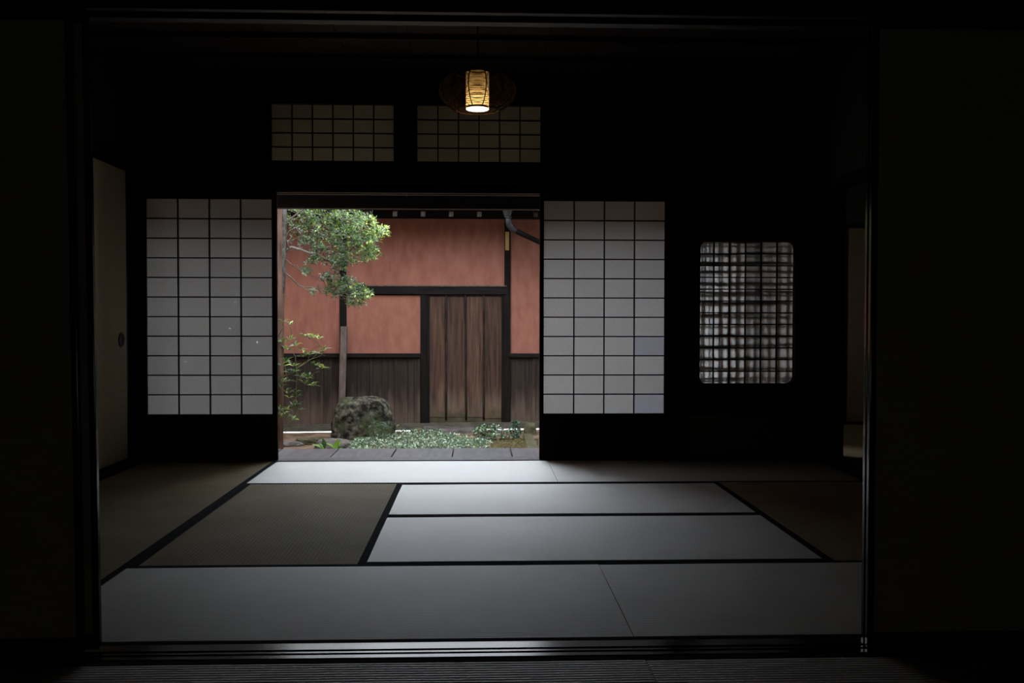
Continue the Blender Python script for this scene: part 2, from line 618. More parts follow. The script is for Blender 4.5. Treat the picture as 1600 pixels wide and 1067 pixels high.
def trim(label, *boxes, mat='wood', bevel=.004):
    n_trim[0] += 1
    mb = MB()
    for b in boxes:
        mb.box(*b)
    return struct(mb, 'trim_%d' % n_trim[0], M[mat], label, bevel=bevel, cat='trim')


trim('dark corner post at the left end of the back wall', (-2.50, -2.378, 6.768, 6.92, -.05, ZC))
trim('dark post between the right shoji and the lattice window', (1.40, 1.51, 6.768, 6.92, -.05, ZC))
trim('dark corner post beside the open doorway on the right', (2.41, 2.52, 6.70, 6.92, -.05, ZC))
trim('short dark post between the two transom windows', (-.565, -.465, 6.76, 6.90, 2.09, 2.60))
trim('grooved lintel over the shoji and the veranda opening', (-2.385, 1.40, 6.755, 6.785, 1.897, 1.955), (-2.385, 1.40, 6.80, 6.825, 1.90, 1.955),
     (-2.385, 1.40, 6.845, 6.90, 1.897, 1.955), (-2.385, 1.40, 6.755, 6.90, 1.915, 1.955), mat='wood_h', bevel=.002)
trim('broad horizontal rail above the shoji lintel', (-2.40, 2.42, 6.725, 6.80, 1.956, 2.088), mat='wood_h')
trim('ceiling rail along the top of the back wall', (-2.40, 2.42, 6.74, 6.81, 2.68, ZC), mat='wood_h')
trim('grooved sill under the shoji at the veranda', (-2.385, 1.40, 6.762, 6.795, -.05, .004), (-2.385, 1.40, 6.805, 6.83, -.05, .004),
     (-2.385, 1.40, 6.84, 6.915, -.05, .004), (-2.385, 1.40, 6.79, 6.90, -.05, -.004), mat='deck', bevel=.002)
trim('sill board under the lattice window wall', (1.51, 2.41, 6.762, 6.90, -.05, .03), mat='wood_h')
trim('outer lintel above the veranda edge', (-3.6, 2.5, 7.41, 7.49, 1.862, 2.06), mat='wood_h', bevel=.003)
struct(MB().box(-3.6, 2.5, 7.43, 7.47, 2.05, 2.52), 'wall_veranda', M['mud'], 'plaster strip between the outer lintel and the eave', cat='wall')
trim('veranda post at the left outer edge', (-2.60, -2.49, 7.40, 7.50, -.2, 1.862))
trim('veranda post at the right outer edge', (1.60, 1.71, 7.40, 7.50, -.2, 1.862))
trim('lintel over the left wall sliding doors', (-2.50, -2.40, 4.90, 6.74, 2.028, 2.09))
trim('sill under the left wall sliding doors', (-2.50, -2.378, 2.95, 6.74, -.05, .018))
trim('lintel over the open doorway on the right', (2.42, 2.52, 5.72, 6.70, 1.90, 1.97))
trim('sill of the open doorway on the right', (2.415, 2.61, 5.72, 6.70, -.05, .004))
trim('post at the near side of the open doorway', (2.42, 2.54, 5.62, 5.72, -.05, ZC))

# threshold and lintel between the two rooms (two grooves each)
th = MB()
YT0, YT1 = 2.803, 2.935
th.box(XL - .03, XR + .03, YT0, YT1, -.05, -.004)
for a, b in ((YT0, 2.832), (2.845, 2.862), (2.876, 2.935)):
    th.box(XL - .03, XR + .03, a, b, -.01, .004)
n_trim[0] += 1
struct(th, 'trim_%d' % n_trim[0], M['sill'], 'polished threshold with two grooves between the rooms', bevel=.002, cat='trim')
kb = MB()
kb.box(XL - .1, XR + .06, YT0, YT1, 1.915, 2.03)
for a, b in ((YT0, 2.830), (2.859, 2.861), (2.892, 2.935)):
    kb.box(XL - .1, XR + .06, a, b, 1.902, 1.92)
n_trim[0] += 1
struct(kb, 'trim_%d' % n_trim[0], M['wood_h'], 'grooved lintel between the two rooms at the top edge', bevel=.002, cat='trim')

# ------------------------------------------------------------------ adjacent room on the right
m = MB()
m.box(5.0, 5.1, 4.7, 9.2, -.06, 2.5)
m.box(2.6, 5.1, 4.6, 4.72, -.06, 2.5)
m.box(2.53, 2.6, 7.62, 7.75, -.06, 2.5)
m.box(2.53, 2.6, 8.85, 9.2, -.06, 2.5)
m.box(2.53, 2.6, 7.75, 8.85, -.06, .5)
m.box(2.53, 2.6, 7.75, 8.85, 1.9, 2.5)
m.box(2.53, 2.6, 6.9, 7.05, -.06, 2.5)
m.box(2.53, 2.6, 7.05, 7.62, 1.3, 2.5)
m.box(2.6, 5.1, 9.1, 9.2, -.06, 2.5)
m.box(2.6, 5.1, 9.03, 9.12, 1.905, 2.5)
struct(m, 'wall_adjacent', M['mud'], 'plaster walls of the small room beyond the right doorway', cat='wall')


def fusuma(idx, x0, x1, y0, y1, z0, z1, label, fw=.022, rail=.04, paper='fusuma', along='x', handle=None, fr='lacquer'):
    """sliding door: paper field, two stiles, two rails, optional pull"""
    root = empty('door_%d' % idx, ((x0 + x1) / 2, (y0 + y1) / 2, z0))
    tag(root, label, 'sliding door', kind='structure')
    if along == 'x':
        ym = .004
        MB().box(x0 + fw, x1 - fw, y0 + ym, y1 - ym, z0 + rail, z1 - rail * .6).build('paper_field', M[paper], root)
        for a, b in ((x0, x0 + fw), (x1 - fw, x1)):
            MB().box(a, b, y0, y1, z0, z1).build('stile', M[fr], root, bevel=.003)
        MB().box(x0 + fw, x1 - fw, y0, y1, z0, z0 + rail).build('bottom_rail', M[fr], root, bevel=.002)
        MB().box(x0 + fw, x1 - fw, y0, y1, z1 - rail * .6, z1).build('top_rail', M[fr], root, bevel=.002)
    else:
        xm = .004
        MB().box(x0 + xm, x1 - xm, y0 + fw, y1 - fw, z0 + rail, z1 - rail * .6).build('paper_field', M[paper], root)
        for a, b in ((y0, y0 + fw), (y1 - fw, y1)):
            MB().box(x0, x1, a, b, z0, z1).build('stile', M[fr], root, bevel=.003)
        MB().box(x0, x1, y0 + fw, y1 - fw, z0, z0 + rail).build('bottom_rail', M[fr], root, bevel=.002)
        MB().box(x0, x1, y0 + fw, y1 - fw, z1 - rail * .6, z1).build('top_rail', M[fr], root, bevel=.002)
        if handle:
            hy, hz, hr = handle
            hb = MB()
            ring = [(x1 - .002 + (.006 if k in (1, 2) else 0), rr) for k, rr in enumerate((hr, hr, hr * .78, hr * .74))]
            ring += [(x1 - .002 + .001, 0.0005)]
            n = 24
            vs, fs = [], []
            for (xx, rr) in ring:
                for k in range(n):
                    q = 2 * math.pi * k / n
                    vs.append((xx, hy + rr * math.cos(q), hz + rr * math.sin(q)))
            for i in range(len(ring) - 1):
                for k in range(n):
                    l = (k + 1) % n
                    fs.append((i * n + k, i * n + l, (i + 1) * n + l, (i + 1) * n + k))
            hb.add(vs, fs)
            h = hb.build('door_pull', M['iron'], root, smooth=True)
            h['label'] = 'round black recessed door pull'
    return root


aw = empty('window_5', (2.56, 8.3, .5))
tag(aw, 'plain paper window of the small room beyond the right doorway', 'window', kind='structure')
for b_ in ((7.75, 7.78, .5, 1.9), (8.82, 8.85, .5, 1.9), (7.78, 8.82, .5, .53), (7.78, 8.82, 1.87, 1.9)):
    MB().box(2.545, 2.585, b_[0], b_[1], b_[2], b_[3]).build('frame', M['wood'], aw)
for k in range(4):
    for j in range(7):
        ya, yb, za, zb_ = 7.78 + k * .26, 8.04 + k * .26, .53 + j * 1.34 / 7, .53 + (j + 1) * 1.34 / 7
        MB().add([(2.56, ya, za), (2.56, yb, za), (2.56, yb, zb_), (2.56, ya, zb_)], [(0, 1, 2, 3)]).build('pane', M['paper_win'], aw)
for k in range(1, 4):
    MB().box(2.562, 2.574, 7.775 + k * .26, 7.785 + k * .26, .53, 1.87).build('muntin', M['wood'], aw)
for j in range(1, 7):
    MB().box(2.563, 2.573, 7.78, 8.82, .526 + j * 1.34 / 7, .534 + j * 1.34 / 7).build('muntin', M['wood'], aw)

# front sliding doors, two stacked on each side of the opening
fusuma(1, 1.187, 2.36, 2.835, 2.856, .004, 1.91, 'near paper sliding door at the right, broad dim panel facing the camera', .020, .048)
fusuma(2, 1.187, 2.36, 2.865, 2.886, .004, 1.91, 'sliding door stacked directly behind the right paper panel, only its lacquered edge shows', .020, .048)
d3 = fusuma(3, -2.36, -1.168, 2.835, 2.856, .008, 1.90, 'near paper sliding door at the left, broad dim panel facing the camera', .020, .048)
d4 = fusuma(4, -2.36, -1.131, 2.865, 2.886, .008, 1.90, 'sliding door stacked directly behind the left paper panel, only its lacquered edge shows', .020, .048)
for d_ in (d3, d4):
    d_.rotation_euler.y = R(-.55)
# side wall doors
fusuma(5, -2.428, -2.400, 5.72, 6.615, .020, 2.03, 'cream paper sliding door with a round black pull in the left wall', .018, .03, along='y',
       handle=(6.49, .865, .048))
fusuma(6, -2.470, -2.442, 4.90, 5.75, .020, 2.03, 'plain paper sliding door in the left wall, hidden behind the left jamb', .018, .03, along='y')
# far room doors
xs = at(1314, 500, 9.03).x
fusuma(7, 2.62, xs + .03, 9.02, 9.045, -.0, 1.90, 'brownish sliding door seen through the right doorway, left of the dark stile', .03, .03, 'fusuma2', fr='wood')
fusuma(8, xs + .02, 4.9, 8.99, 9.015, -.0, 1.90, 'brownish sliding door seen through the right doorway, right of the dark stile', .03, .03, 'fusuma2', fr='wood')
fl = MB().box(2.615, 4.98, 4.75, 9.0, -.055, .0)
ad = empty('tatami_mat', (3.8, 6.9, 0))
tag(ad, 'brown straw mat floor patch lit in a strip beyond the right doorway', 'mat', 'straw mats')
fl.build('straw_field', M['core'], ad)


# ------------------------------------------------------------------ shoji and paper windows
def lattice(root, x0, x1, z0, z1, yf, nx, nz, mw, paper, depth=.014, holes=(), special=None, tiltmat='wood'):
    """muntins (each its own piece) and one paper pane per field behind them"""
    dx, dz = (x1 - x0) / nx, (z1 - z0) / nz
    for i in range(1, nx):
        x = x0 + i * dx
        MB().box(x - mw / 2, x + mw / 2, yf, yf + depth, z0, z1).build('muntin', M['wood'], root)
    for j in range(1, nz):
        z = z0 + j * dz
        MB().box(x0, x1, yf + .002, yf + depth - .001, z - mw / 2, z + mw / 2).build('muntin', M['wood'], root)
    yp = yf + depth + .0005
    for j in range(nz):
        for i in range(nx):
            a, b = x0 + i * dx, x0 + (i + 1) * dx
            lo, hi = z1 - (j + 1) * dz, z1 - j * dz
            mat = M[paper]
            if special and (i, j) in special:
                mat = M[special[(i, j)]]
            mb = MB()
            h = [q for q in holes if q[0] == i and q[1] == j]
            if h:
                _, _, u, v, rx, rz = h[0]
                cx, cz = a + u * dx, hi - v * dz
                vs = [(a, yp, lo), (b, yp, lo), (b, yp, hi), (a, yp, hi),
                      (cx - rx, yp, cz - rz * .6), (cx + rx * .8, yp, cz - rz), (cx + rx, yp, cz + rz * .3), (cx - rx * .4, yp, cz + rz)]
                mb.add(vs, [(0, 1, 5, 4), (1, 2, 6, 5), (2, 3, 7, 6), (3, 0, 4, 7)])
                MB().add(vs[4:], [(0, 1, 2, 3)]).build('thin_spot', M['paper_thin'], root)['label'] = 'thin bright spot in the paper'
            else:
                mb.add([(a, yp, lo), (b, yp, lo), (b, yp, hi), (a, yp, hi)], [(0, 1, 2, 3)])
            mb.build('pane', mat, root)


def shoji(idx, x0, x1, px0, px1, label, holes=(), special=None, paper='paper'):
    yf, zt, zb = 6.785, 1.850, .331
    root = empty('door_%d' % idx, ((x0 + x1) / 2, yf + .015, .0))
    tag(root, label, 'shoji screen', 'sliding paper screens at the veranda', 'structure')
    for a, b in ((x0, px0), (px1, x1)):
        MB().box(a, b, yf - .008, yf + .022, .004, 1.905).build('stile', M['wood'], root, bevel=.002)
    MB().box(px0, px1, yf - .006, yf + .020, zt, 1.905).build('top_rail', M['wood_h'], root, bevel=.002)
    MB().box(px0, px1, yf - .006, yf + .020, zb - .038, zb).build('middle_rail', M['wood_h'], root, bevel=.002)
    MB().box(px0, px1, yf - .006, yf + .020, .004, .05).build('bottom_rail', M['wood_h'], root, bevel=.002)
    w = (px1 - px0) / 2
    for k in range(2):
        MB().box(px0 + k * w - .004 * k, px0 + (k + 1) * w, yf + .004 + .004 * k, yf + .014 + .004 * k, .05, zb - .038).build('lower_panel', M['wood'], root)
    lattice(root, px0, px1, zb, zt, yf, 4, 11, .0085, paper, holes=holes, special=special)
    return root


xa = [at(p, 480, 6.79).x for p in (221, 229.5, 425.5, 433.5, 843, 849.5, 1038, 1047)]
xa[0], xa[7] = -2.3785, 1.4005
shoji(9, xa[0], xa[3], xa[1], xa[2], 'paper shoji screen left of the garden opening with tiny torn spots',
      holes=((2, 5, .8, .25, .006, .008), (2, 6, .62, .6, .009, .007), (3, 7, .5, .3, .006, .009), (1, 8, .2, .3, .008, .006)))
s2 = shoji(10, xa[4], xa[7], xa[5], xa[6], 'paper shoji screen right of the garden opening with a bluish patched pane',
           holes=((1, 5, .76, .4, .003, .005), (0, 6, .2, .25, .003, .006)), special={(3, 7): 'paper_blue', (3, 10): 'paper_blue'}, paper='paper_brightened')
p = at(877, 582, 6.797)
MB().lathe([(.0003, 0), (.014, 0)], (0, 0, 0), 10).build('stain', M['core'], s2)
st = bpy.data.objects['stain']
st.location = Vector((p.x, 6.7985, p.z)) - Vector(s2.location)
st.rotation_euler = (R(90), 0, 0)

# transom windows
for i, (a, b) in enumerate(((424, 615.5), (652, 844.5))):
    xl, xr = at(a, 208, 6.80).x, at(b, 208, 6.80).x
    z1, z0 = at(520, 163.5, 6.80).z, at(520, 252, 6.80).z
    root = empty('window_%d' % (i + 1), ((xl + xr) / 2, 6.81, z0))
    tag(root, ('paper transom window with dark grid, left of the hanging lamp', 'paper transom window with dark grid, right behind the hanging lamp')[i],
        'window', 'paper transom windows above the opening', 'structure')
    fr = .036
    MB().box(xl - fr, xl, 6.775, 6.815, z0 - fr, z1 + fr).build('frame', M['wood'], root, bevel=.002)
    MB().box(xr, xr + fr, 6.775, 6.815, z0 - fr, z1 + fr).build('frame', M['wood'], root, bevel=.002)
    MB().box(xl, xr, 6.775, 6.815, z1, z1 + fr).build('frame', M['wood_h'], root, bevel=.002)
    MB().box(xl, xr, 6.775, 6.815, z0 - fr - .02, z0).build('frame', M['wood_h'], root, bevel=.002)
    lattice(root, xl, xr, z0, z1, 6.80, 6, 4, .0085, 'paper_old')

# added paper window behind the camera, lets fill light into the near room
rw = empty('window_4', (0, -1.70, .4))
tag(rw, 'added paper lattice window behind the camera, fill light for the near room', 'window', kind='structure')
for b_ in ((-1.0, -.97, .4, .76), (.97, 1.0, .4, .76), (-.97, .97, .4, .43), (-.97, .97, .73, .76)):
    MB().box(b_[0], b_[1], -1.72, -1.69, b_[2], b_[3]).build('frame', M['wood'], rw)
lattice(rw, -.97, .97, .43, .73, -1.715, 8, 2, .01, 'paper')

# lattice window with rounded corners in the right bay
wx0, wx1 = at(1094, 490, 6.80).x, at(1243, 490, 6.80).x
wz1, wz0 = at(1168, 377, 6.80).z, at(1168, 599.5, 6.80).z


def round_rect(x0, x1, z0, z1, r, k=6):
    pts = []
    for cx, cz, a0 in ((x1 - r, z1 - r, 0), (x0 + r, z1 - r, 90), (x0 + r, z0 + r, 180), (x1 - r, z0 + r, 270)):
        for i in range(k + 1):
            q = R(a0 + 90 * i / k)
            pts.append((cx + r * math.cos(q), cz + r * math.sin(q)))
    return pts


inn = round_rect(wx0, wx1, wz0, wz1, .05)
ox0, ox1, oz0, oz1 = 1.505, 2.415, .02, 1.955
ccx, ccz = (wx0 + wx1) / 2, (wz0 + wz1) / 2
out = []
N4 = len(inn) // 4
for i, (x, z) in enumerate(inn):
    q = i // N4
    cx_, cz_ = ((ox1, oz1), (ox0, oz1), (ox0, oz0), (ox1, oz0))[q]
    j = i % N4
    if j == N4 // 2:
        out.append((cx_, cz_))
    else:
        first = j < N4 // 2
        if q in (0, 2):
            out.append((cx_, z) if first else (x, cz_))
        else:
            out.append((x, cz_) if first else (cx_, z))
mb = MB()
n = len(inn)
vs = []
for y in (6.80, 6.865):
    vs += [(x, y, z) for x, z in inn] + [(x, y, z) for x, z in out]
fs = []
for i in range(n):
    j = (i + 1) % n
    fs.append((i, j, n + j, n + i))
    fs.append((2 * n + i, 3 * n + i, 3 * n + j, 2 * n + j))
    fs.append((i, 2 * n + i, 2 * n + j, j))
mb.add(vs, fs)
struct(mb, 'wall_bay', M['mud'], 'dark plaster bay around the round-cornered lattice window', cat='wall')
struct(MB().box(1.51, 2.41, 6.792, 6.80, .03, .315), 'baseboard_back', M['dado'], 'slightly paler dado sheet below the lattice window', cat='dado')

root = empty('window_3', (ccx, 6.9, wz0))
tag(root, 'round-cornered lattice window with reed shadows on its paper', 'window', kind='structure')
e = .035
MB().box(wx0 - e - .02, wx0 - e, 6.868, 6.885, wz0 - e, wz1 + e).build('frame', M['wood'], root)
MB().box(wx1 + e, wx1 + e + .02, 6.868, 6.885, wz0 - e, wz1 + e).build('frame', M['wood'], root)
MB().box(wx0 - e, wx1 + e, 6.868, 6.885, wz1 + e - .01, wz1 + e + .01).build('frame', M['wood_h'], root)
MB().box(wx0 - e, wx1 + e, 6.868, 6.885, wz0 - e - .01, wz0 - e + .01).build('frame', M['wood_h'], root)
dxw, dzw = (wx1 - wx0) / 6, (wz1 - wz0) / 12
for i in range(1, 6):
    x = wx0 + i * dxw
    MB().box(x - .0045, x + .0045, 6.868, 6.880, wz0 - e, wz1 + e).build('muntin', M['wood'], root)
for j in range(1, 12):
    z = wz0 + j * dzw
    MB().box(wx0 - e, wx1 + e, 6.870, 6.879, z - .004, z + .004).build('muntin', M['wood'], root)
for j in range(12):
    for i in range(6):
        a = wx0 + i * dxw - (e if i == 0 else 0)
        b = wx0 + (i + 1) * dxw + (e if i == 5 else 0)
        lo = wz0 + j * dzw - (e if j == 0 else 0)
        hi = wz0 + (j + 1) * dzw + (e if j == 11 else 0)
        MB().add([(a, 6.8805, lo), (b, 6.8805, lo), (b, 6.8805, hi), (a, 6.8805, hi)], [(0, 1, 2, 3)]).build('pane', M['paper_win'], root)
rnd = random.Random(3)


def reed(p0, p1, r_):
    p0, p1 = Vector(p0), Vector(p1)
    pts = [p0.lerp(p1, t / 6) + Vector((rnd.uniform(-.004, .004), 0, rnd.uniform(-.004, .004))) for t in range(7)]
    MB().tube(pts, r_, 6).build('reed', M['twig'], root)


yr = 6.899
x = wx0 + .02
k = 0
while x < wx1 + .02:
    w = rnd.uniform(.052, .075)
    for q in range(2):
        xx = x + q * .017 + rnd.uniform(-.003, .003)
        reed((xx, yr, wz0 - .06), (xx + rnd.uniform(-.008, .008), yr, wz1 + .06), rnd.uniform(.0055, .0085))
    x += w
z = wz0 + .02
while z < wz1 + .03:
    for q in range(2):
        zz = z + q * .017 + rnd.uniform(-.003, .003)
        reed((wx0 - .06, yr - .0085, zz), (wx1 + .06, yr - .0085, zz + rnd.uniform(-.012, .012)), rnd.uniform(.0055, .0085))
    z += rnd.uniform(.062, .09)


# ================================================================== TATAMI
def tatami_mesh(lx, ly, name):
    """mat with its long side on local x; real ribs along x, core below"""
    pitch, A, sub, hb = .0176, .0018, 10, .033
    nb = round((ly - 2 * hb) / pitch)
    pp = (ly - 2 * hb) / nb
    seg = 18
    vs, fs, uv = [], [], []
    nrow = nb * sub + 1
    for i in range(seg + 1):
        x = -lx / 2 + lx * i / seg
        for j in range(nrow):
            y = -ly / 2 + hb + j * pp / sub
            z = A * (abs(math.sin(math.pi * j / sub)) ** .5) - A + .002
            wob = .0022 * noise.noise((x * 2.3, y * 1.5, 3.1)) + .001 * noise.noise((x * 7, y * 3, 1.1))
            edge = min(1, (j) / sub, (nrow - 1 - j) / sub)
            vs.append((x, y + wob * edge, z + .0015 * noise.noise((x * 2, y * 2, .5))))
    for i in range(seg):
        for j in range(nrow - 1):
            a = i * nrow + j
            fs.append((a, a + nrow, a + nrow + 1, a + 1))
    ntop = len(fs)
    b0 = len(vs)
    for zz in (-.057, -.003):
        vs += [(-lx / 2, -ly / 2, zz), (lx / 2, -ly / 2, zz), (lx / 2, ly / 2, zz), (-lx / 2, ly / 2, zz)]
    fs += [tuple(b0 + k for k in f) for f in ((0, 3, 2, 1), (4, 5, 6, 7), (0, 1, 5, 4), (1, 2, 6, 5), (2, 3, 7, 6), (3, 0, 4, 7))]
    me = bpy.data.meshes.new(name)
    me.from_pydata(vs, [], fs)
    me.materials.append(M['tatami'])
    me.materials.append(M['core'])
    ul = me.uv_layers.new(name='UVMap')
    for poly in me.polygons:
        poly.use_smooth = poly.index < ntop
        poly.material_index = 0 if poly.index < ntop else 1
        for li in poly.loop_indices:
            v = me.vertices[me.loops[li].vertex_index].co
            ul.data[li].uv = (v.x / lx, v.y / ly)
    me.update()
    return me


def border_mesh(lx, ly):
    hb = .034
    me = bpy.data.meshes.new('border')
    mb = MB()
    n = 24
    vs = []
    for i in range(n + 1):
        x = -lx / 2 + lx * i / n
        w = .0012 * noise.noise((x * 3, .3, 5.0))
        vs += [(x, -hb / 2, -.05), (x, -hb / 2, .0015), (x, -hb / 2 + .004, .0032), (x, hb / 2 - .003 + w, .0032), (x, hb / 2 + w, .0012)]
    fs = []
    for i in range(n):
        for k in range(4):
            a = i * 5 + k
            fs.append((a, a + 5, a + 6, a + 1))
    fs += [(0, 1, 2, 3, 4), tuple(n * 5 + k for k in (4, 3, 2, 1, 0))]
    me.from_pydata(vs, [], fs)
    me.materials.append(M['heri'])
    me.update()
    return me


LX, LY = 1.91, .955
ME_T = tatami_mesh(LX - .003, LY - .002, 'tatami_field')
ME_B = border_mesh(LX - .003, LY)


def tatami(cx, cy_, vertical, label):
    o = empty('tatami_mat', (cx, cy_, 0))
    o.rotation_euler.z = R(90) if vertical else 0
    tag(o, label, 'mat', 'straw mats')
    f = bpy.data.objects.new('straw_field', ME_T)
    COL.objects.link(f)
    f.parent = o
    for s in (-1, 1):
        b = bpy.data.objects.new('border', ME_B)
        COL.objects.link(b)
        b.parent = o
        b.location = (0, s * (LY / 2 - .017), 0)
        if s > 0:
            b.rotation_euler.z = R(180)
    return o


xA, xBm, xCm = -1.415, -.46, 1.455
yr_ = [2.9375 + .955 * k for k in range(5)]
H = .4775
tatami(xA + LX / 2, yr_[0] + H, False, 'grey straw mat just past the threshold, left of the two end to end')
tatami(xA + LX * 1.5, yr_[0] + H, False, 'grey straw mat just past the threshold, right of the two end to end')
tatami(xBm + LX / 2, yr_[1] + H, False, 'grey straw mat in the room centre, nearer of the two parallel ones')
tatami(xBm + LX / 2, yr_[2] + H, False, 'grey straw mat in the room centre, farther of the two parallel ones')
tatami(xA + LX / 2, yr_[3] + H, False, 'bright white straw mat in front of the garden opening')
tatami(xA + LX * 1.5, yr_[3] + H, False, 'straw mat fading into shadow below the right shoji screen')
tatami((xA + xBm) / 2, yr_[1] + LX / 2, True, 'brown straw mat laid lengthwise beside the two grey central mats')
tatami(xA - H, yr_[0] + LX / 2, True, 'brown straw mat along the left wall, nearer to the threshold')
tatami(xA - H, yr_[2] + LX / 2, True, 'brown straw mat along the left wall, below the left shoji screen')
tatami(xCm + H, yr_[1] + LX / 2, True, 'dark brown straw mat along the right side near the open doorway')
yn = 2.800 - H
tatami(xA + LX / 2, yn, False, 'straw mat in the near room at the bottom edge, left of the seam')
tatami(xA + LX * 1.5, yn, False, 'straw mat in the near room at the bottom edge, right of the seam')
tatami(xA - H, 2.80 - LX / 2, True, 'dark straw mat in the near room under the left paper door')

# ================================================================== PENDANT LAMP
LC = Vector((at(746, 143, 4.85).x, 4.85, at(746, 143, 4.85).z))
lamp = empty('pendant_lamp', LC)
tag(lamp, 'lit hanging lamp with a flattened brown wicker shade and paper tube', 'lamp')
MB().tube([LC + Vector((0, 0, .10)), (LC.x, LC.y, ZC - .02)], .003, 6).build('cord', M['cord'], lamp)
MB().lathe([(.001, ZC - LC.z), (.04, ZC - LC.z), (.035, ZC - .03 - LC.z), (.005, ZC - .035 - LC.z)], LC, 20).build('ceiling_rose', M['cord'], lamp, smooth=True)
ra, rb = .197, .112
zt_, zb_ = .094, -.094


def ell(th, z):
    rr = ra * math.sqrt(max(0, 1 - (z / rb) ** 2))
    return LC + Vector((rr * math.cos(th), rr * math.sin(th), z))


rl = random.Random(5)
wk = MB()
for k in range(26):                                    # woven rings
    z = zb_ + (zt_ - zb_) * (k + .5) / 26
    wk.tube([ell(2 * math.pi * i / 40, z + rl.uniform(-.0008, .0008)) for i in range(40)], .0011, 4, closed=True)
for k in range(90):                                    # diagonal weave, kept off the front and rear strips
    th0 = rl.uniform(0, 2 * math.pi)
    d = rl.choice((-1, 1)) * rl.uniform(.25, .8)
    pts = [ell(th0 + d * t / 9, zb_ + (zt_ - zb_) * t / 9) for t in range(10)]
    if all(abs(math.cos(th0 + d * t / 9)) > .36 for t in range(10)):
        wk.tube(pts, .0012, 4)
shade = wk.build('wicker_shade', M['wicker'], lamp)
for k in range(14):
    th = 2 * math.pi * k / 14
    MB().tube([ell(th, zb_ + (zt_ - zb_) * i / 10) for i in range(11)], .0027, 5).build('rib', M['cord'], lamp)
for z, nm in ((zb_, 'bottom_ring'), (zt_, 'top_ring')):
    MB().tube([ell(2 * math.pi * i / 36, z) for i in range(36)], .0035, 6, closed=True).build(nm, M['wicker'], lamp)
tb = MB().lathe([(.058, -.088), (.058, .098)], LC, 32)
tube_ = tb.build('paper_tube', M['lamp_paper'], lamp, smooth=True)
sl = MB()
for k in range(27):
    z = -.085 + k * .0069
    sl.tube([LC + Vector((.059 * math.cos(2 * math.pi * i / 32), .059 * math.sin(2 * math.pi * i / 32), z)) for i in range(32)],   .0015 if k % 3 else .0022, 4, closed=True)
sl.build('tube_binding', M['wicker'], lamp)
MB().lathe([(.0005, .1), (.062, .1), (.062, .094), (.0005, .094)], LC, 24).build('cap', M['cord'], lamp)
MB().lathe([(.0005, -.091), (.056, -.091), (.0575, -.089), (.0575, -.085)], LC, 32).build('diffuser', M['glow'], lamp)
pl = bpy.data.lights.new('bulb_light', 'POINT')
pl.energy = .052
pl.color = (1.0, .74, .42)
pl.shadow_soft_size = .025
plo = bpy.data.objects.new('bulb_light', pl)
COL.objects.link(plo)
plo.parent = lamp
plo.location = (0, 0, -.055)

# small hook on the lintel
hk = at(636, 303, 6.745)
m = MB().tube([hk + Vector((0, .012, .012)), hk + Vector((0, -.004, .010)), hk + Vector((0, -.006, -.02)), hk + Vector((.003, -.010, -.028))], .0022, 6)
tag(m.build('metal_hook', M['nail'], bevel=0), 'tiny steel hook on the lintel above the opening', 'hook')

# ================================================================== VERANDA
deck = empty('veranda_deck', (-.4, 7.2, -.02))
tag(deck, 'narrow veranda of broad grey boards outside the shoji', 'veranda', kind='structure')
seams = [-4.2, -3.75, -3.3, -2.85, -2.42, -1.98, -1.535, -1.09, -.64, -.19, .255, .70, 1.15, 1.6, 2.05, 2.5]
for a, b in zip(seams[:-1], seams[1:]):
    zt2 = -.012 + random.uniform(-.0012, .0012)
    MB().box(a + .0045, b - .0045, 6.918, 7.502, zt2 - .03, zt2).build('board', M['deck'], deck, bevel=.003)
MB().box(-4.2, 2.5, 6.93, 7.46, -.17, -.045).build('joist', M['wood_h'], deck)
for x in (-3.6, -2.2, -.8, .6, 2.0):
    MB().box(x - .05, x + .05, 7.36, 7.45, ZG - .05, -.17).build('leg', M['wood'], deck)
trim('boarded skirt under the house floor', (-4.2, 2.55, 6.88, 6.92, ZG - .05, -.06), mat='wood_h')

# ================================================================== GARDEN GROUND
g = MB()
nx, ny = 90, 46
gx0, gx1, gy0, gy1 = -9, 8, 6.8, 11.715
for j in range(ny + 1):
    for i in range(nx + 1):
        x = gx0 + (gx1 - gx0) * i / nx
        y = gy0 + (gy1 - gy0) * j / ny
        z = ZG + .012 * noise.noise((x * 1.7, y * 1.7, 0)) + .008 * noise.noise((x * 5, y * 5, 2)) - .006
        if y > 11.45:
            z = ZG - .006 - .034 * max(-.3, min(1.4, (at(840, 480, 11.7).x - x) / 3.1)) + .002 * noise.noise((x * 5, y * 5, 2))
        g.v.append((x, y, z))
for j in range(ny):
    for i in range(nx):
        a = j * (nx + 1) + i
        g.f.append((a, a + 1, a + nx + 2, a + nx + 1))
        g.mi.append(0)
go = g.build('ground', M['soil'], smooth=True)
tag(go, 'brown trodden earth of the courtyard garden', 'ground', kind='structure')
struct(MB().box(-30, 30, 11.715, 45, ZG - .3, ZG - .05), 'ground_lane', M['outer'], 'bright pale lane beyond the garden wall', cat='lane')

# ================================================================== GARDEN WALL
YG = 11.7
gw = empty('wall_garden', (0, YG, ZG))
tag(gw, 'red plaster garden wall with dark posts and board wainscot', 'wall', kind='structure')


def GX(px):
    return at(px, 480, YG).x


def GZ(py):
    return at(690, py, YG).z


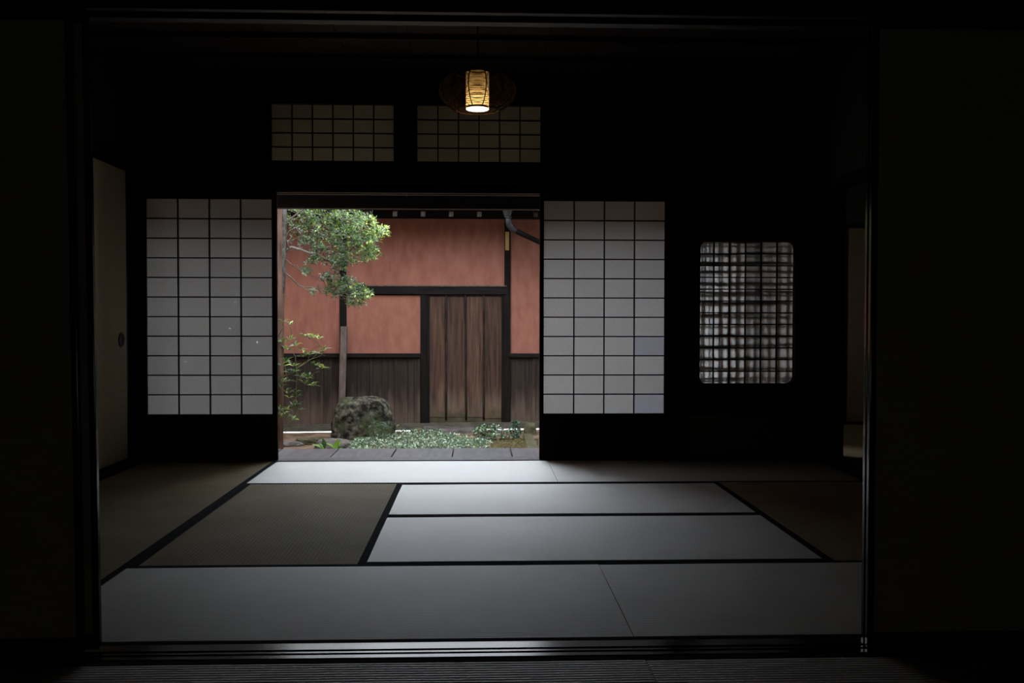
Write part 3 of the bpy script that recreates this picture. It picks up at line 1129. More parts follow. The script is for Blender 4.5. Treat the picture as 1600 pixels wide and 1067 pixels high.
z_top, z_rail1, z_rail0, z_cap1, z_cap0, z_bs1, z_bs0 = [GZ(q) for q in (330, 446, 460, 552, 558, 660.5, 668.2)]
pA0, pA1, pB0, pB1, gp0, gp1 = [GX(q) for q in (531, 541.5, 788, 797.5, 657, 667.5)]
WX0, WX1 = -6.0, 5.5
for (a, b, lo, hi) in ((pA1, pB0, z_rail0, z_top + .1), (pA1, gp0, z_cap1, z_rail1), (WX0, pA0, z_cap1, z_top + .1), (pB1, WX1, z_cap1, z_top + .1)):
    MB().box(a - .02, b + .02, YG, YG + .06, lo - .01, hi).build('plaster_panel', M['plaster'], gw)
for a, b in ((pA0, pA1), (pB0, pB1), (pA0 - 1.9, pA1 - 1.9), (pA0 - 3.8, pA1 - 3.8), (pB0 + 1.9, pB1 + 1.9), (pB0 + 3.8, pB1 + 3.8)):
    MB().box(a, b, YG - .035, YG + .07, z_bs1 - .02, z_top + .12).build('post', M['wallwood'], gw, bevel=.004)
MB().box(gp0, gp1, YG - .03, YG + .07, z_bs1, z_rail0 + .01).build('gate_post', M['wallwood'], gw, bevel=.004)
MB().box(pA1, pB0 + .04, YG - .045, YG + .07, z_rail0, z_rail1 - .018).build('rail', M['wallrail'], gw, bevel=.004)
MB().box(pA1, pB0 + .03, YG - .055, YG + .07, z_rail1 - .016, z_rail1).build('rail_ledge', M['brace'], gw, bevel=.003)
for a, b in ((WX0, pA0), (pA1, gp0), (pB1 - .02, WX1)):
    MB().box(a, b, YG - .05, YG + .06, z_cap0, z_cap1).build('cap_rail', M['wallrail'], gw, bevel=.003)
def tilt(x, pl, pr):
    t = (x - GX(440)) / (GX(840) - GX(440))
    return GZ(pl + (pr - pl) * t)


bb = MB()
xs2 = [WX0, GX(400), GX(657), GX(840), WX1]
for a, b in zip(xs2[:-1], xs2[1:]):
    bb.hexa([(a, YG - .04, tilt(a, 673.5, 669)), (b, YG - .04, tilt(b, 673.5, 669)), (b, YG + .08, tilt(b, 673.5, 669)), (a, YG + .08, tilt(a, 673.5, 669))],
            [(a, YG - .04, tilt(a, 662.5, 659)), (b, YG - .04, tilt(b, 662.5, 659)), (b, YG + .08, tilt(b, 662.5, 659)), (a, YG + .08, tilt(a, 662.5, 659))])
bb.build('base_beam', M['base'], gw)
MB().box(WX0, WX1, YG - .03, YG + .07, GZ(342), z_top + .2).build('top_beam', M['wallrail'], gw)


def planks(x0, x1, seams_px, zlo, zhi, mat, parent, y=YG, name='plank'):
    xs_ = [x0] + [GX(q) for q in seams_px if x0 < GX(q) < x1] + [x1]
    for a, b in zip(xs_[:-1], xs_[1:]):
        dy = random.uniform(-.004, .004)
        MB().box(a + .0015, b - .0015, y + dy, y + .025, zlo + random.uniform(0, .006), zhi).build(name, M[mat], parent, bevel=.002)


sm = [380, 400, 421, 442, 463, 484, 505, 519, 557, 577.5, 597, 617, 637, 647]
planks(-4.2, pA0, [q - 200 for q in range(0, 200, 21)] + [270, 290, 310, 330, 350, 365] + sm, GZ(668), z_cap0 + .005, 'plank', gw)
planks(pA1, gp0, sm, GZ(668), z_cap0 + .005, 'plank', gw)
planks(pB1, 2.6, [834, 855, 876, 897, 918, 939, 960, 981, 1002, 1023, 1044], GZ(668), z_cap0 + .005, 'plank', gw)
MB().box(WX0, -4.2, YG, YG + .03, GZ(668), z_cap0).build('plank', M['plank'], gw)
MB().box(2.6, WX1, YG, YG + .03, z_bs1, z_cap0).build('plank', M['plank'], gw)
for q in (463, 497, 580, 619, 835, 440):                # cover strips over the joints
    x = GX(q)
    MB().box(x - .020, x + .020, YG - .014, YG + .01, GZ(664), z_cap0).build('batten', M['plank'], gw, bevel=.003)
MB().box(gp0 - .045, gp0 - .005, YG - .02, YG + .01, z_bs1, z_cap0).build('batten', M['plank'], gw, bevel=.003)

MB().box(WX0, gp0, YG + .027, YG + .05, GZ(668), z_cap0).build('backing_board', M['wallwood'], gw)
MB().box(pB1, WX1, YG + .027, YG + .05, z_bs1, z_cap0).build('backing_board', M['wallwood'], gw)
MB().box(gp1, pB0, YG + .027, YG + .05, z_bs1, z_rail0).build('backing_board', M['wallwood'], gw)
# tiled coping roof with rafters
cp = MB()
OV = .82
zE = at(617, 324.5, YG - OV).z
for s in (-1, 1):
    ye = YG + .03 + s * OV
    cp.hexa([(WX0, ye, zE), (WX1, ye, zE), (WX1, YG + .03, zE + .40), (WX0, YG + .03, zE + .40)],
            [(WX0, ye, zE + .05), (WX1, ye, zE + .05), (WX1, YG + .03, zE + .46), (WX0, YG + .03, zE + .46)])
cp.build('coping_roof', M['roof'], gw)
MB().tube([(WX0, YG + .03, zE + .46), (WX1, YG + .03, zE + .46)], .07, 10).build('ridge_tile', M['roof'], gw)
yE = YG + .03 - OV + .03
for k in range(-10, 14):
    x = at(617 + 44 * k, 334, yE).x
    zb = at(617, 338, yE).z
    zb2 = zb + .385
    MB().hexa([(x - .025, yE, zb), (x + .025, yE, zb), (x + .025, YG + .03, zb2), (x - .025, YG + .03, zb2)],
              [(x - .025, yE, zb + .05), (x + .025, yE, zb + .05), (x + .025, YG + .03, zb2 + .05), (x - .025, YG + .03, zb2 + .05)]
              ).build('rafter', M['rafter'], gw)

# unseen side wall on the left, moved in and raised to block sky light
m = MB()
m.box(-3.36, -3.26, 7.7, 11.64, z_cap1, 6.2)
sw = m.build('wall_skyblock_left', M['plaster'])
tag(sw, 'unseen tall red plaster side wall, added to block sky beyond the left shoji', 'wall', kind='structure')
MB().box(-3.38, -3.24, 7.7, 11.64, ZG, z_cap1).build('wainscot', M['plank'], sw)
MB().box(-3.9, -3.0, 7.6, 11.6, 6.2, 6.32).build('coping_roof', M['roof'], sw)
m = MB()  # unseen upper storey, added to block sky; pale to bounce light back
m.box(1.0, 6.2, 8.2, 11.66, 2.62, 5.2)
m.box(.85, 6.4, 8.0, 11.8, 5.2, 5.32)
m.box(2.62, 2.77, 7.0, 8.2, 2.5, 5.2)
for x_, y_ in ((1.2, 8.35), (1.2, 11.45), (3.6, 11.45), (6.0, 11.45), (6.0, 9.8)):
    m.box(x_ - .06, x_ + .06, y_ - .06, y_ + .06, ZG - .05, 2.62)
sw = m.build('wall_skyblock_right', M['white_plaster'])
tag(sw, 'unseen upper storey on posts, added to block sky at the right of the courtyard', 'wall', kind='structure')

# the gate door in the wall
gd = empty('door_11', ((gp1 + pB0) / 2, YG - .01, z_bs1))
tag(gd, 'brown plank gate door in the red wall with three dark cover strips', 'gate', kind='structure')
gseams = [GX(q) for q in (667.5, 697, 727, 756, 788)]
zk = GZ(652.5)
for i, (a, b) in enumerate(zip(gseams[:-1], gseams[1:])):
    mb = MB()
    n = 6
    lo, hi, lo2, hi2 = [], [], [], []
    vs, fs = [], []
    for k in range(n + 1):
        x = a + .001 + (b - a - .002) * k / n
        s = math.sin(math.pi * k / n) * .010 * (1 if i < 3 else .2)
        zz = zk - .01 * (i == 3) + s
        vs += [(x, YG - .004 + .003 * math.sin(i * 2), zz), (x, YG - .004 + .003 * math.sin(i * 2), z_rail0 - .0), (x, YG + .025, zz), (x, YG + .025, z_rail0)]
    for k in range(n):
        q = k * 4
        fs += [(q, q + 4, q + 5, q + 1), (q + 2, q + 3, q + 7, q + 6), (q, q + 2, q + 6, q + 4)]
    mb.add(vs, fs)
    mb.build('plank', M['gate'], gd)
for x, bend in zip(gseams[1:-1], (0, .012, 0)):
    pts = [(x - .0 + bend * t / 8, YG - .010, z_rail0 + (zk - .03 - z_rail0) * t / 8) for t in range(9)]
    MB().tube(pts, [.0135 + .002 * math.sin(t * 2.1) for t in range(9)], 8).build('cover_strip', M['strip'], gd, smooth=True)
MB().box(gp1, pB0, YG + .004, YG + .04, z_bs1 - .005, zk + .03).build('kick_board', M['gate'], gd)
MB().box(gp1, gp1 + .03, YG - .022, YG + .02, z_bs1, z_rail0).build('stile', M['wallwood'], gd, bevel=.003)
MB().box(pB0 - .035, pB0, YG - .022, YG + .02, z_bs1, z_rail0).build('stile', M['wallwood'], gd, bevel=.003)
MB().box(gp1, pB0, YG - .02, YG + .02, z_rail0 - .02, z_rail0).build('top_rail', M['wallrail'], gd, bevel=.003)
for q, yy in ((698, 560), (698, 600), (728, 545), (728, 583), (757, 546), (757, 585), (757, 622), (728, 612), (698, 575)):
    pz = at(q, yy, YG - .028)
    MB().lathe([(.0005, .004), (.005, .003), (.006, 0)], (0, 0, 0), 8).build('nail', M['iron'], gd)
    o = gd.children[-1] if False else bpy.data.objects[max((ob.name for ob in gd.children if ob.name.startswith('nail')), key=lambda s: (len(s), s))]
    o.location = pz - Vector(gd.location)
    o.rotation_euler = (R(90), 0, 0)

# wooden plaque on the post
pq0, pq1 = at(789.5, 391, YG - .045), at(795.5, 362, YG - .045)
pqe = empty('wooden_plaque', ((pq0.x + pq1.x) / 2, YG - .045, pq0.z))
tag(pqe, 'small pale wooden plaque nailed to the dark wall post', 'plaque')
MB().box(pq0.x, pq1.x, YG - .048, YG - .0351, pq0.z, pq1.z).build('board', M['tag_wood'], pqe, bevel=.002)
MB().lathe([(.0005, .003), (.004, .002), (.005, 0)], (0, 0, 0), 8).build('tack', M['iron'], pqe)
tk = [o for o in pqe.children if o.name.startswith('tack')][0]
tk.location = (0, -.003, pq1.z - pq0.z - .02)
tk.rotation_euler = (R(90), 0, 0)

# drain pipe at the upper right of the opening
dp = empty('drain_pipe', at(793, 330, 10.9))
tag(dp, 'grey funnel and bent drain pipe under the eave beside the plaque', 'pipe')
a = at(793, 312, 10.9)
MB().lathe([(.075, .10), (.072, .09), (.066, .02), (.040, -.075), (.036, -.085), (.032, -.085), (.036, -.07), (.062, .02), (.068, .10), (.075, .10)],
           at(793, 327, 10.9), 24).build('funnel', M['pipe'], dp, smooth=True)
c0 = at(794, 340, 10.9)
MB().lathe([(.036, .010), (.042, .008), (.042, -.004), (.036, -.006)], c0, 24).build('collar', M['pipe'], dp, smooth=True)
pts = [c0, at(794.5, 346, 10.9), at(796, 352, 10.91), at(800, 357, 10.93), at(805, 360, 10.96)]
MB().tube(pts, [.034, .035, .035, .034, .033], 16).build('elbow', M['pipe'], dp, smooth=True)
pts = [at(804, 359.5, 10.955), at(815, 365, 11.02), at(845, 379, 11.25), at(875, 392, 11.5)]
MB().tube(pts, .030, 16).build('pipe_run', M['pipe_shaded'], dp, smooth=True)
# gutter the funnel hangs from
MB().tube([at(700, 304, 10.9), at(900, 304, 10.9)], .05, 12).build('gutter', M['pipe'], dp, smooth=True)

# eave of the wing on the right, whose gutter the funnel drains
er = MB()
xe = at(782, 320, 10.4).x
er.hexa([(xe, 10.5, 2.34), (6.0, 10.5, 3.6), (6.0, 11.66, 3.6), (xe, 11.66, 2.42)],
        [(xe, 10.5, 2.41), (6.0, 10.5, 3.68), (6.0, 11.66, 3.68), (xe, 11.66, 2.49)])
struct(er, 'roof_wing', M['roof'], 'low eave of the right wing above the gate post', cat='roof')

# leaning prop in front of the wall
t0, t1, b0, b1 = at(532, 510, 11.60), at(542, 510, 11.60), at(527.5, 668, 11.28), at(537.5, 668, 11.28)
b0.z = b1.z = ZG - .02
pr = MB()
d = Vector((0, .06, 0))
pr.hexa([b0, b1, b1 + d, b0 + d], [t0, t1, t1 + d, t0 + d])
tag(pr.build('leaning_prop', M['brace'], bevel=.004), 'pale grey wooden prop leaning on the wall post behind the boulder', 'prop')


# ================================================================== STONES
def rock(name, cx, cy_, sx, sy, sz, mat, label, seed, box=2.6, rough=.16, zbase=None, cat='stone', sub=4, shape=False):
    bm = bmesh.new()
    bmesh.ops.create_icosphere(bm, subdivisions=sub, radius=1)
    for v in bm.verts:
        n_ = v.co.normalized()
        q = (abs(n_.x) ** box + abs(n_.y) ** box + abs(n_.z) ** box) ** (-1 / box)
        k = q * (1 + rough * noise.noise(n_ * 1.6 + Vector((seed, 0, 0))) + rough * .6 * noise.noise(n_ * 4 + Vector((0, seed, 0)))
                 + rough * .3 * noise.noise(n_ * 10 + Vector((0, 0, seed))))
        v.co = Vector((n_.x * k * sx, n_.y * k * sy, n_.z * k * sz))
        if shape:
            h = max(0, v.co.z / sz)
            if v.co.x > 0:
                v.co.x *= 1.04 - .30 * h ** 3
            else:
                v.co.x *= 1.0 - .10 * h ** 4
            v.co.z *= 1 - .06 * max(0, -v.co.x / sx)
            v.co += n_ * (.020 * noise.noise(v.co * 9) + .012 * noise.noise(v.co * 22) + .007 * noise.noise(v.co * 50))
    me = bpy.data.meshes.new(name)
    bm.to_mesh(me)
    bm.free()
    for p_ in me.polygons:
        p_.use_smooth = True
    me.materials.append(mat)
    o = bpy.data.objects.new(name, me)
    COL.objects.link(o)
    o.location = (cx, cy_, (ZG if zbase is None else zbase))
    return tag(o, label, cat)


pb = onz(564, 690, ZG)
rock('boulder', pb.x, 10.75, .325, .25, .455, M['boulder'], 'large mossy grey boulder standing in front of the wall', 4.3, 9, .07, cat='boulder', sub=6, shape=True)
pf = onz(526, 697, ZG)
rock('flat_stone', pf.x, 10.05, .215, .16, .095, M['stone'], 'flat pinkish grey stone in front of the boulder', 9.1, 2.6, .2)
pf = onz(488, 688, ZG)
rock('flat_stone', pf.x, 10.5, .17, .13, .055, M['stone_moss'], 'low mossy stone set in the earth left of the boulder', 2.2, 2.4, .25)
pf = onz(452, 692, ZG)
rock('flat_stone', pf.x, 10.35, .16, .10, .03, M['stone'], 'barely raised flat stone in bare earth by the shrub', 5.2, 2.4, .25)
# step slab below the gate
sa, sb = GX(661), GX(744)
MBs = MB()
MBs.hexa([(sa, 11.30, ZG - .03), (sb, 11.36, ZG - .03), (sb, 11.72, ZG - .03), (sa, 11.68, ZG - .03)],
         [(sa + .01, 11.31, ZG + .045), (sb - .02, 11.37, ZG + .03), (sb - .02, 11.70, ZG + .035), (sa + .01, 11.66, ZG + .05)])
tag(MBs.build('step_slab', M['stone'], bevel=.012), 'grey stone step slab on the ground below the plank gate', 'stone')
pf = onz(651, 677, ZG)
rock('step_stone', pf.x, 11.35, .075, .08, .055, M['stone_moss'], 'small tan stone beside the left end of the step slab', 3.3, 4, .12)
pf = onz(828, 676, ZG)
rock('kerb_stone', pf.x - .0, 11.28, .075, .09, .13, M['stone_moss'], 'mossy upright stone block at the far end of the kerb', 6.3, 4, .1)
k0, k1, k2, k3 = onz(817, 681, ZG), onz(831, 681, ZG), onz(842, 704, ZG), onz(824, 704, ZG)
mk = MB()
up = Vector((0, 0, .03))
dn = Vector((0, 0, -.03))
mk.hexa([k3 + dn, k2 + dn, k1 + dn, k0 + dn], [k3 + up, k2 + up, k1 + up, k0 + up])
tag(mk.build('kerb_slab', M['stone_moss'], bevel=.008), 'narrow mossy kerb strip running towards the veranda', 'kerb')
# moss bed in the right corner
mo = MB()
rm = random.Random(8)
for k in range(300):
    p_ = onz(rm.uniform(765, 838), rm.uniform(686, 706), ZG + .005)
    r_ = rm.uniform(.012, .035)
    mo.lathe([(r_, -.008), (r_ * .9, r_ * .25), (r_ * .5, r_ * .5), (.001, r_ * .55)], p_, 6)
tag(mo.build('moss', M['moss'], smooth=True), 'yellow green moss beside the kerb strip', 'moss', kind='stuff')


# ================================================================== PLANTS
def leaf_geo(mb, base, direc, up, L_, W_, mi=0, curl=.15):
    d_ = direc.normalized()
    s_ = d_.cross(up)
    if s_.length < 1e-3:
        s_ = d_.cross(Vector((1, 0, .1)))
    s_.normalize()
    n_ = s_.cross(d_).normalized()
    p0 = base
    pm = base + d_ * L_ * .5 + n_ * L_ * .04
    tip = base + d_ * L_ - n_ * L_ * curl
    l_ = base + d_ * L_ * .48 + s_ * W_ * .5 + n_ * L_ * .10
    r_ = base + d_ * L_ * .48 - s_ * W_ * .5 + n_ * L_ * .10
    mb.add([p0, l_, tip, r_, pm], [(0, 4, 1), (1, 4, 2), (0, 3, 4), (3, 2, 4)], mi)


def rosette(mb, c_, axis, n_, L_, W_, rg, mats_w, spread=1.0):
    axis = axis.normalized()
    t = axis.cross(Vector((.3, .2, 1)))
    t.normalize()
    u = axis.cross(t)
    a0 = rg.uniform(0, 6.3)
    for i in range(n_):
        q = a0 + 6.283 * i / n_ + rg.uniform(-.4, .4)
        d_ = axis * rg.uniform(.15, .9) + (t * math.cos(q) + u * math.sin(q)) * spread
        mi = rg.choices(range(len(mats_w)), mats_w)[0]
        leaf_geo(mb, c_ + d_ * .006, d_, axis + Vector((rg.uniform(-.3, .3), rg.uniform(-.3, .3), .4)), L_ * rg.uniform(.7, 1.2), W_ * rg.uniform(.8, 1.2), mi,
                 rg.uniform(.0, .3))


def bent(p0, p1, rg, k=5, amp=.05):
    L_ = (p1 - p0).length
    pts = [p0.lerp(p1, t / k) for t in range(k + 1)]
    for t in range(1, k):
        pts[t] += Vector((rg.uniform(-1, 1), rg.uniform(-1, 1), rg.uniform(-1, 1))) * L_ * amp
    return pts


# ---- tree
rg = random.Random(21)
tb_ = Vector((at(429, 500, 9.6).x - .02, 9.62, ZG - .05))
tree = empty('tree', (tb_.x, tb_.y, ZG))
tag(tree, 'tree with a red-brown trunk and leafy branches at the upper left', 'tree')
tp = [(435.5, 745, .062), (434, 690, .058), (433.5, 600, .060), (433, 520, .068), (433.5, 450, .078), (434, 390, .084), (434, 330, .086), (434, 250, .085), (433, 150, .07)]
pts, rad = [], []
for (x, y, r_) in tp:
    p_ = at(x, y, 9.6)
    pts.append(p_)
    rad.append(r_)
tm = MB()
nseg = 18
for i in range(len(pts) - 1):
    pass
fine_p, fine_r = [], []
for i in range(len(pts) - 1):
    for t in range(5):
        fine_p.append(pts[i].lerp(pts[i + 1], t / 5))
        fine_r.append(rad[i] + (rad[i + 1] - rad[i]) * t / 5)
tm.tube(fine_p, fine_r, nseg)
for i, v in enumerate(tm.v):
    ring = i // nseg
    ctr = fine_p[min(ring, len(fine_p) - 1)]
    v = Vector(v)
    d_ = v - ctr
    k_ = 1 + .10 * noise.noise((d_.x * 30, d_.y * 30, v.z * 1.3)) + .05 * noise.noise((d_.x * 60, d_.y * 60, v.z * 5))
    tm.v[i] = tuple(ctr + d_ * k_)
tm.build('trunk', M['bark'], tree, smooth=True)
# lichen covered strip of bark down the right face of the trunk
lm = MB()
lp = [at(x, y, 9.56) for x, y in ((443.5, 322), (444, 345), (443.5, 370), (443, 395), (443, 420), (442.3, 440), (441.5, 458))]
lm.tube(lp, [.024, .026, .024, .026, .022, .018, .010], 10)
for i, v in enumerate(lm.v):
    v = Vector(v)
    lm.v[i] = tuple(v + Vector((1, 1, 0)) * .008 * noise.noise(v * 25))
lo_ = lm.build('lichen_bark', noise_mat('lichen_bark', (.035, .027, .022), (.115, .112, .10), (1, 1, .6), 45, .95, .8, .01), tree, smooth=True)
lo_['label'] = 'grey lichen covered strip of bark'

branches = [
    ([(446, 392), (455, 386), (470, 390), (485, 396), (500, 400), (515, 407), (530, 404)], .016, .005, 9.6, 9.75),
    ([(444, 425), (455, 434), (468, 447), (480, 449), (497, 450), (515, 453), (540, 458)], .008, .003, 9.6, 9.9),
    ([(443, 402), (456, 414), (470, 424), (485, 430), (500, 434)], .005, .002, 9.6, 9.8),
    ([(446, 352), (465, 340), (490, 336), (520, 332), (560, 326)], .009, .004, 9.6, 10.0),
    ([(446, 345), (452, 343), (462, 336), (475, 326), (500, 310), (540, 300)], .011, .006, 9.6, 9.4),
    ([(472, 332), (479, 336), (500, 334), (525, 345), (555, 358), (590, 362)], .008, .003, 9.6, 10.1),
    ([(452, 388), (449, 378), (446, 372), (452, 360), (470, 352)], .006, .003, 9.6, 9.5),
    ([(485, 396), (505, 388), (530, 380), (555, 385), (575, 398)], .008, .003, 9.7, 10.0),
    ([(434, 300), (400, 270), (360, 250), (320, 255)], .03, .008, 9.6, 9.7),
]
anchors = []
for (pl_, r0, r1, ya, yb) in branches:
    pts = [at(x, y, ya + (yb - ya) * i / (len(pl_) - 1)) for i, (x, y) in enumerate(pl_)]
    anchors += pts
    MB().tube(pts, [r0 + (r1 - r0) * i / (len(pts) - 1) for i in range(len(pts))], 7).build('branch', M['twig'], tree, smooth=True)

clusters = [  # px, py, rx, ry, rosettes, (dark, mid, young, grey), twigs
    (470, 342, 26, 16, 46, (3, 5, 1, 4), 10), (505, 342, 30, 16, 62, (3, 5, 2, 2), 12), (540, 346, 30, 18, 66, (4, 5, 2, 1), 12),
    (566, 350, 20, 20, 40, (4, 4, 3, 0), 8), (582, 368, 15, 14, 34, (3, 4, 4, 0), 8), (598, 362, 8, 9, 13, (2, 4, 5, 0), 4),
    (470, 368, 24, 18, 26, (2, 2, 0, 6), 34), (500, 372, 26, 16, 44, (3, 4, 1, 4), 26), (535, 374, 28, 16, 52, (5, 4, 1, 2), 18),
    (566, 382, 16, 16, 34, (4, 4, 2, 1), 10), (583, 396, 9, 10, 20, (3, 4, 4, 0), 6), (556, 402, 24, 9, 30, (4, 4, 3, 1), 8),
    (515, 398, 30, 14, 44, (4, 3, 0, 4), 26), (490, 408, 16, 6, 12, (3, 2, 0, 5), 8), (530, 416, 20, 8, 18, (5, 3, 1, 3), 8),
    (478, 423, 8, 4, 7, (1, 2, 0, 6), 3), (487, 457, 5, 3, 4, (1, 2, 0, 6), 2),
    (514, 437, 16, 9, 18, (4, 3, 0, 4), 8), (540, 440, 14, 8, 16, (5, 3, 1, 2), 6), (528, 454, 22, 9, 26, (4, 3, 0, 3), 10),
    (556, 456, 18, 12, 30, (4, 4, 2, 2), 8), (572, 461, 10, 8, 14, (3, 4, 3, 1), 4), (556, 472, 18, 6, 18, (4, 4, 1, 2), 5),
    (508, 457, 10, 4, 7, (2, 3, 0, 4), 3),
    (480, 312, 40, 20, 50, (3, 5, 3, 1), 6), (540, 310, 45, 20, 60, (3, 5, 3, 1), 6), (430, 290, 50, 30, 60, (3, 5, 3, 1), 6),
    (380, 260, 50, 40, 70, (3, 5, 3, 1), 6), (320, 280, 40, 40, 50, (3, 5, 3, 1), 6), (500, 270, 60, 30, 70, (3, 5, 3, 1), 6),
]
lv, tw = MB(), MB()
for k in range(520):                                  # unseen crown over the veranda side, added to shade the left shoji
    a_, b_, c__ = rg.gauss(0, .42), rg.gauss(0, .42), rg.gauss(0, .42)
    if -2.25 + a_ * .9 < -3.1:
        continue
    rosette(lv, Vector((-2.25 + a_ * .9, 9.0 + b_ * 1.1, 3.1 + c__ * .7)), Vector((a_, b_, .6)), rg.randint(5, 8), .055, .022, rg, (4, 5, 2, 1))
for (px, py, rx, ry, nn, mw, nt_) in clusters:
    for k in range(int(nn * 1.35)):
        while True:
            a, b = rg.uniform(-1, 1), rg.uniform(-1, 1)
            if a * a + b * b <= 1:
                break
        yy = 9.85 + rg.uniform(-.28, .28)
        c_ = at(px + a * rx, py + b * ry, yy)
        if c_.x < -3.1:
            continue
        if py > 325 and c_.z > 2.6:
            continue
        ax = Vector((rg.uniform(-.2, .9), rg.uniform(-.7, .4), rg.uniform(.1, 1)))
        rosette(lv, c_, ax, rg.randint(5, 8), .046, .018, rg, mw)
    for k in range(nt_):
        c_ = at(px + rg.uniform(-1, 1) * rx, py + rg.uniform(-1, 1) * ry, 9.85 + rg.uniform(-.25, .25))
        near = min(anchors, key=lambda q: (q - c_).length + rg.uniform(0, .25))
        tw.tube(bent(near, c_, rg, 4, .09), [.0032, .003, .0026, .0022, .0016], 4)
lv.build('foliage', [M['leaf_dark'], M['leaf_mid'], M['leaf_young'], M['leaf_grey']], tree, kind='stuff')
tw.build('twigs', M['twig'], tree, kind='stuff')

# ---- slender shrub at the left edge: every leaf is its own piece
rg = random.Random(4)
sbp = onz(434, 700, ZG)
shrub = empty('shrub', (at(434, 640, 9.55).x, 9.55, ZG))
tag(shrub, 'sparse shrub with narrow pointed leaves at the left of the opening', 'shrub')
stems = [
    [(430, 720), (433, 680), (437, 645), (452, 634), (462, 624), (463, 606), (464, 588), (463, 570), (470, 572), (480, 566), (490, 558), (496, 552)],
    [(430, 700), (432, 600), (437, 592), (450, 585), (460, 578), (466, 580)],
    [(432, 640), (433, 595), (440, 588), (448, 586), (456, 584), (463, 578)],
    [(463, 576), (474, 568), (486, 561), (496, 558), (504, 554), (508, 556)],
    [(478, 600), (484, 590), (492, 582), (500, 580)], [(464, 582), (470, 594), (478, 600), (488, 602)],
    [(432, 560), (440, 545), (448, 540), (455, 546), (461, 556), (463, 570)],
    [(480, 566), (488, 545), (500, 540), (508, 546)], [(500, 541), (495, 533), (486, 530), (477, 525), (470, 528)],
    [(432, 530), (442, 512), (452, 510)], [(453, 510), (456, 522), (453, 530)],
    [(446, 606), (448, 588), (443, 560)], [(437, 645), (447, 648), (449, 660), (446, 676), (444, 684)], [(462, 624), (466, 640), (462, 652), (464, 668)],
    [(464, 606), (455, 612), (448, 615), (440, 606)], [(463, 610), (462, 622)],
]
for s_ in stems:
    pts = [at(x, y, 9.5 + .25 * noise.noise((x * .03, y * .03, 1))) for x, y in s_]
    MB().tube(pts, [.0052 - .0034 * i / (len(pts) - 1) for i in range(len(pts))], 5).build('stem', M['stem'], shrub, smooth=True)


def leaf_mesh(L_, W_, mat, curl):
    mb = MB()
    leaf_geo(mb, Vector((0, 0, 0)), Vector((1, 0, 0)), Vector((0, 0, 1)), L_, W_, 0, curl)
    me = bpy.data.meshes.new('leaf')
    me.from_pydata(mb.v, [], mb.f)
    me.materials.append(mat)
    return me


LM = [leaf_mesh(.078, .026, M[k], c_) for k in ('leaf_mid', 'leaf_dark', 'leaf_young', 'leaf_grey') for c_ in (.05, .25)]


def leaf_part(parent, pos, direc, me, s_=1.0, roll=0):
    o = bpy.data.objects.new('leaf', me)
    COL.objects.link(o)
    o.parent = parent
    o.location = pos - Vector(parent.location)
    q = direc.to_track_quat('X', 'Z')
    o.rotation_mode = 'QUATERNION'
    from mathutils import Quaternion
    o.rotation_quaternion = q @ Quaternion((1, 0, 0), roll)
    o.scale = (s_, s_, s_)
    return o


spots = [(443, 503, 4), (452, 508, 4), (441, 534, 6), (452, 531, 5), (440, 546, 5), (449, 547, 6), (463, 541, 6), (472, 547, 5), (477, 525, 6), (484, 527, 6), (490, 528, 6),
         (498, 530, 6), (506, 548, 7), (500, 553, 5), (483, 555, 7), (474, 558, 6), (446, 565, 8), (439, 572, 6), (459, 572, 6), (460, 581, 7), (454, 584, 4), (492, 571, 8), (500, 576, 4),
         (507, 575, 7), (478, 590, 6), (483, 588, 6), (469, 588, 5), (476, 600, 5), (490, 603, 8), (485, 600, 5), (442, 597, 6), (450, 596, 6), (440, 606, 5), (447, 612, 5), (461, 613, 4), (463, 621, 5),
         (450, 640, 7), (458, 636, 6), (464, 632, 5), (444, 645, 5), (438, 640, 4), (449, 652, 4), (459, 655, 6), (463, 658, 4), (440, 650, 3), (444, 670, 3), (452, 622, 4), (468, 640, 4)]
for (x, y, nn) in spots:
    c_ = at(x, y, 9.5 + .25 * noise.noise((x * .03, y * .03, 1)))
    a0 = rg.uniform(0, 6.3)
    for k in range(nn):
        q = a0 + 6.283 * k / nn + rg.uniform(-.3, .3)
        d_ = Vector((math.cos(q), math.sin(q) * .8, rg.uniform(-.1, .9)))
        young = y < 580
        me = LM[rg.choices(range(8), (4, 4, 2, 2, 5 if young else 2, 4 if young else 1, 2, 2))[0]]
        leaf_part(shrub, c_, d_, me, rg.uniform(.8, 1.25), rg.uniform(-.6, .6))

# ---- broad-leaved plants at the veranda edge
LB = [leaf_mesh(.15, .062, M['leaf_lime'], c_) for c_ in (.05, .3)] + [leaf_mesh(.15, .06, M['leaf_blue'], .1)]


def broad(px, py, Y, leaves, label):
    b_ = onz(px, py, ZG)
    b_ = Vector((at(px, py, Y).x, Y, ZG))
    o = empty('broadleaf_plant', b_)
    tag(o, label, 'plant', 'small broad-leaved plants')
    top = at(px, py, Y)
    MB().tube([b_ + Vector((0, 0, -.02)), top], .006, 5).build('stem', M['stem'], o)
    for (dx, dz, dy, s_, mi) in leaves:
        leaf_part(o, top, Vector((dx, dy, dz)), LB[mi], s_, 0.3 * dx)
    return o


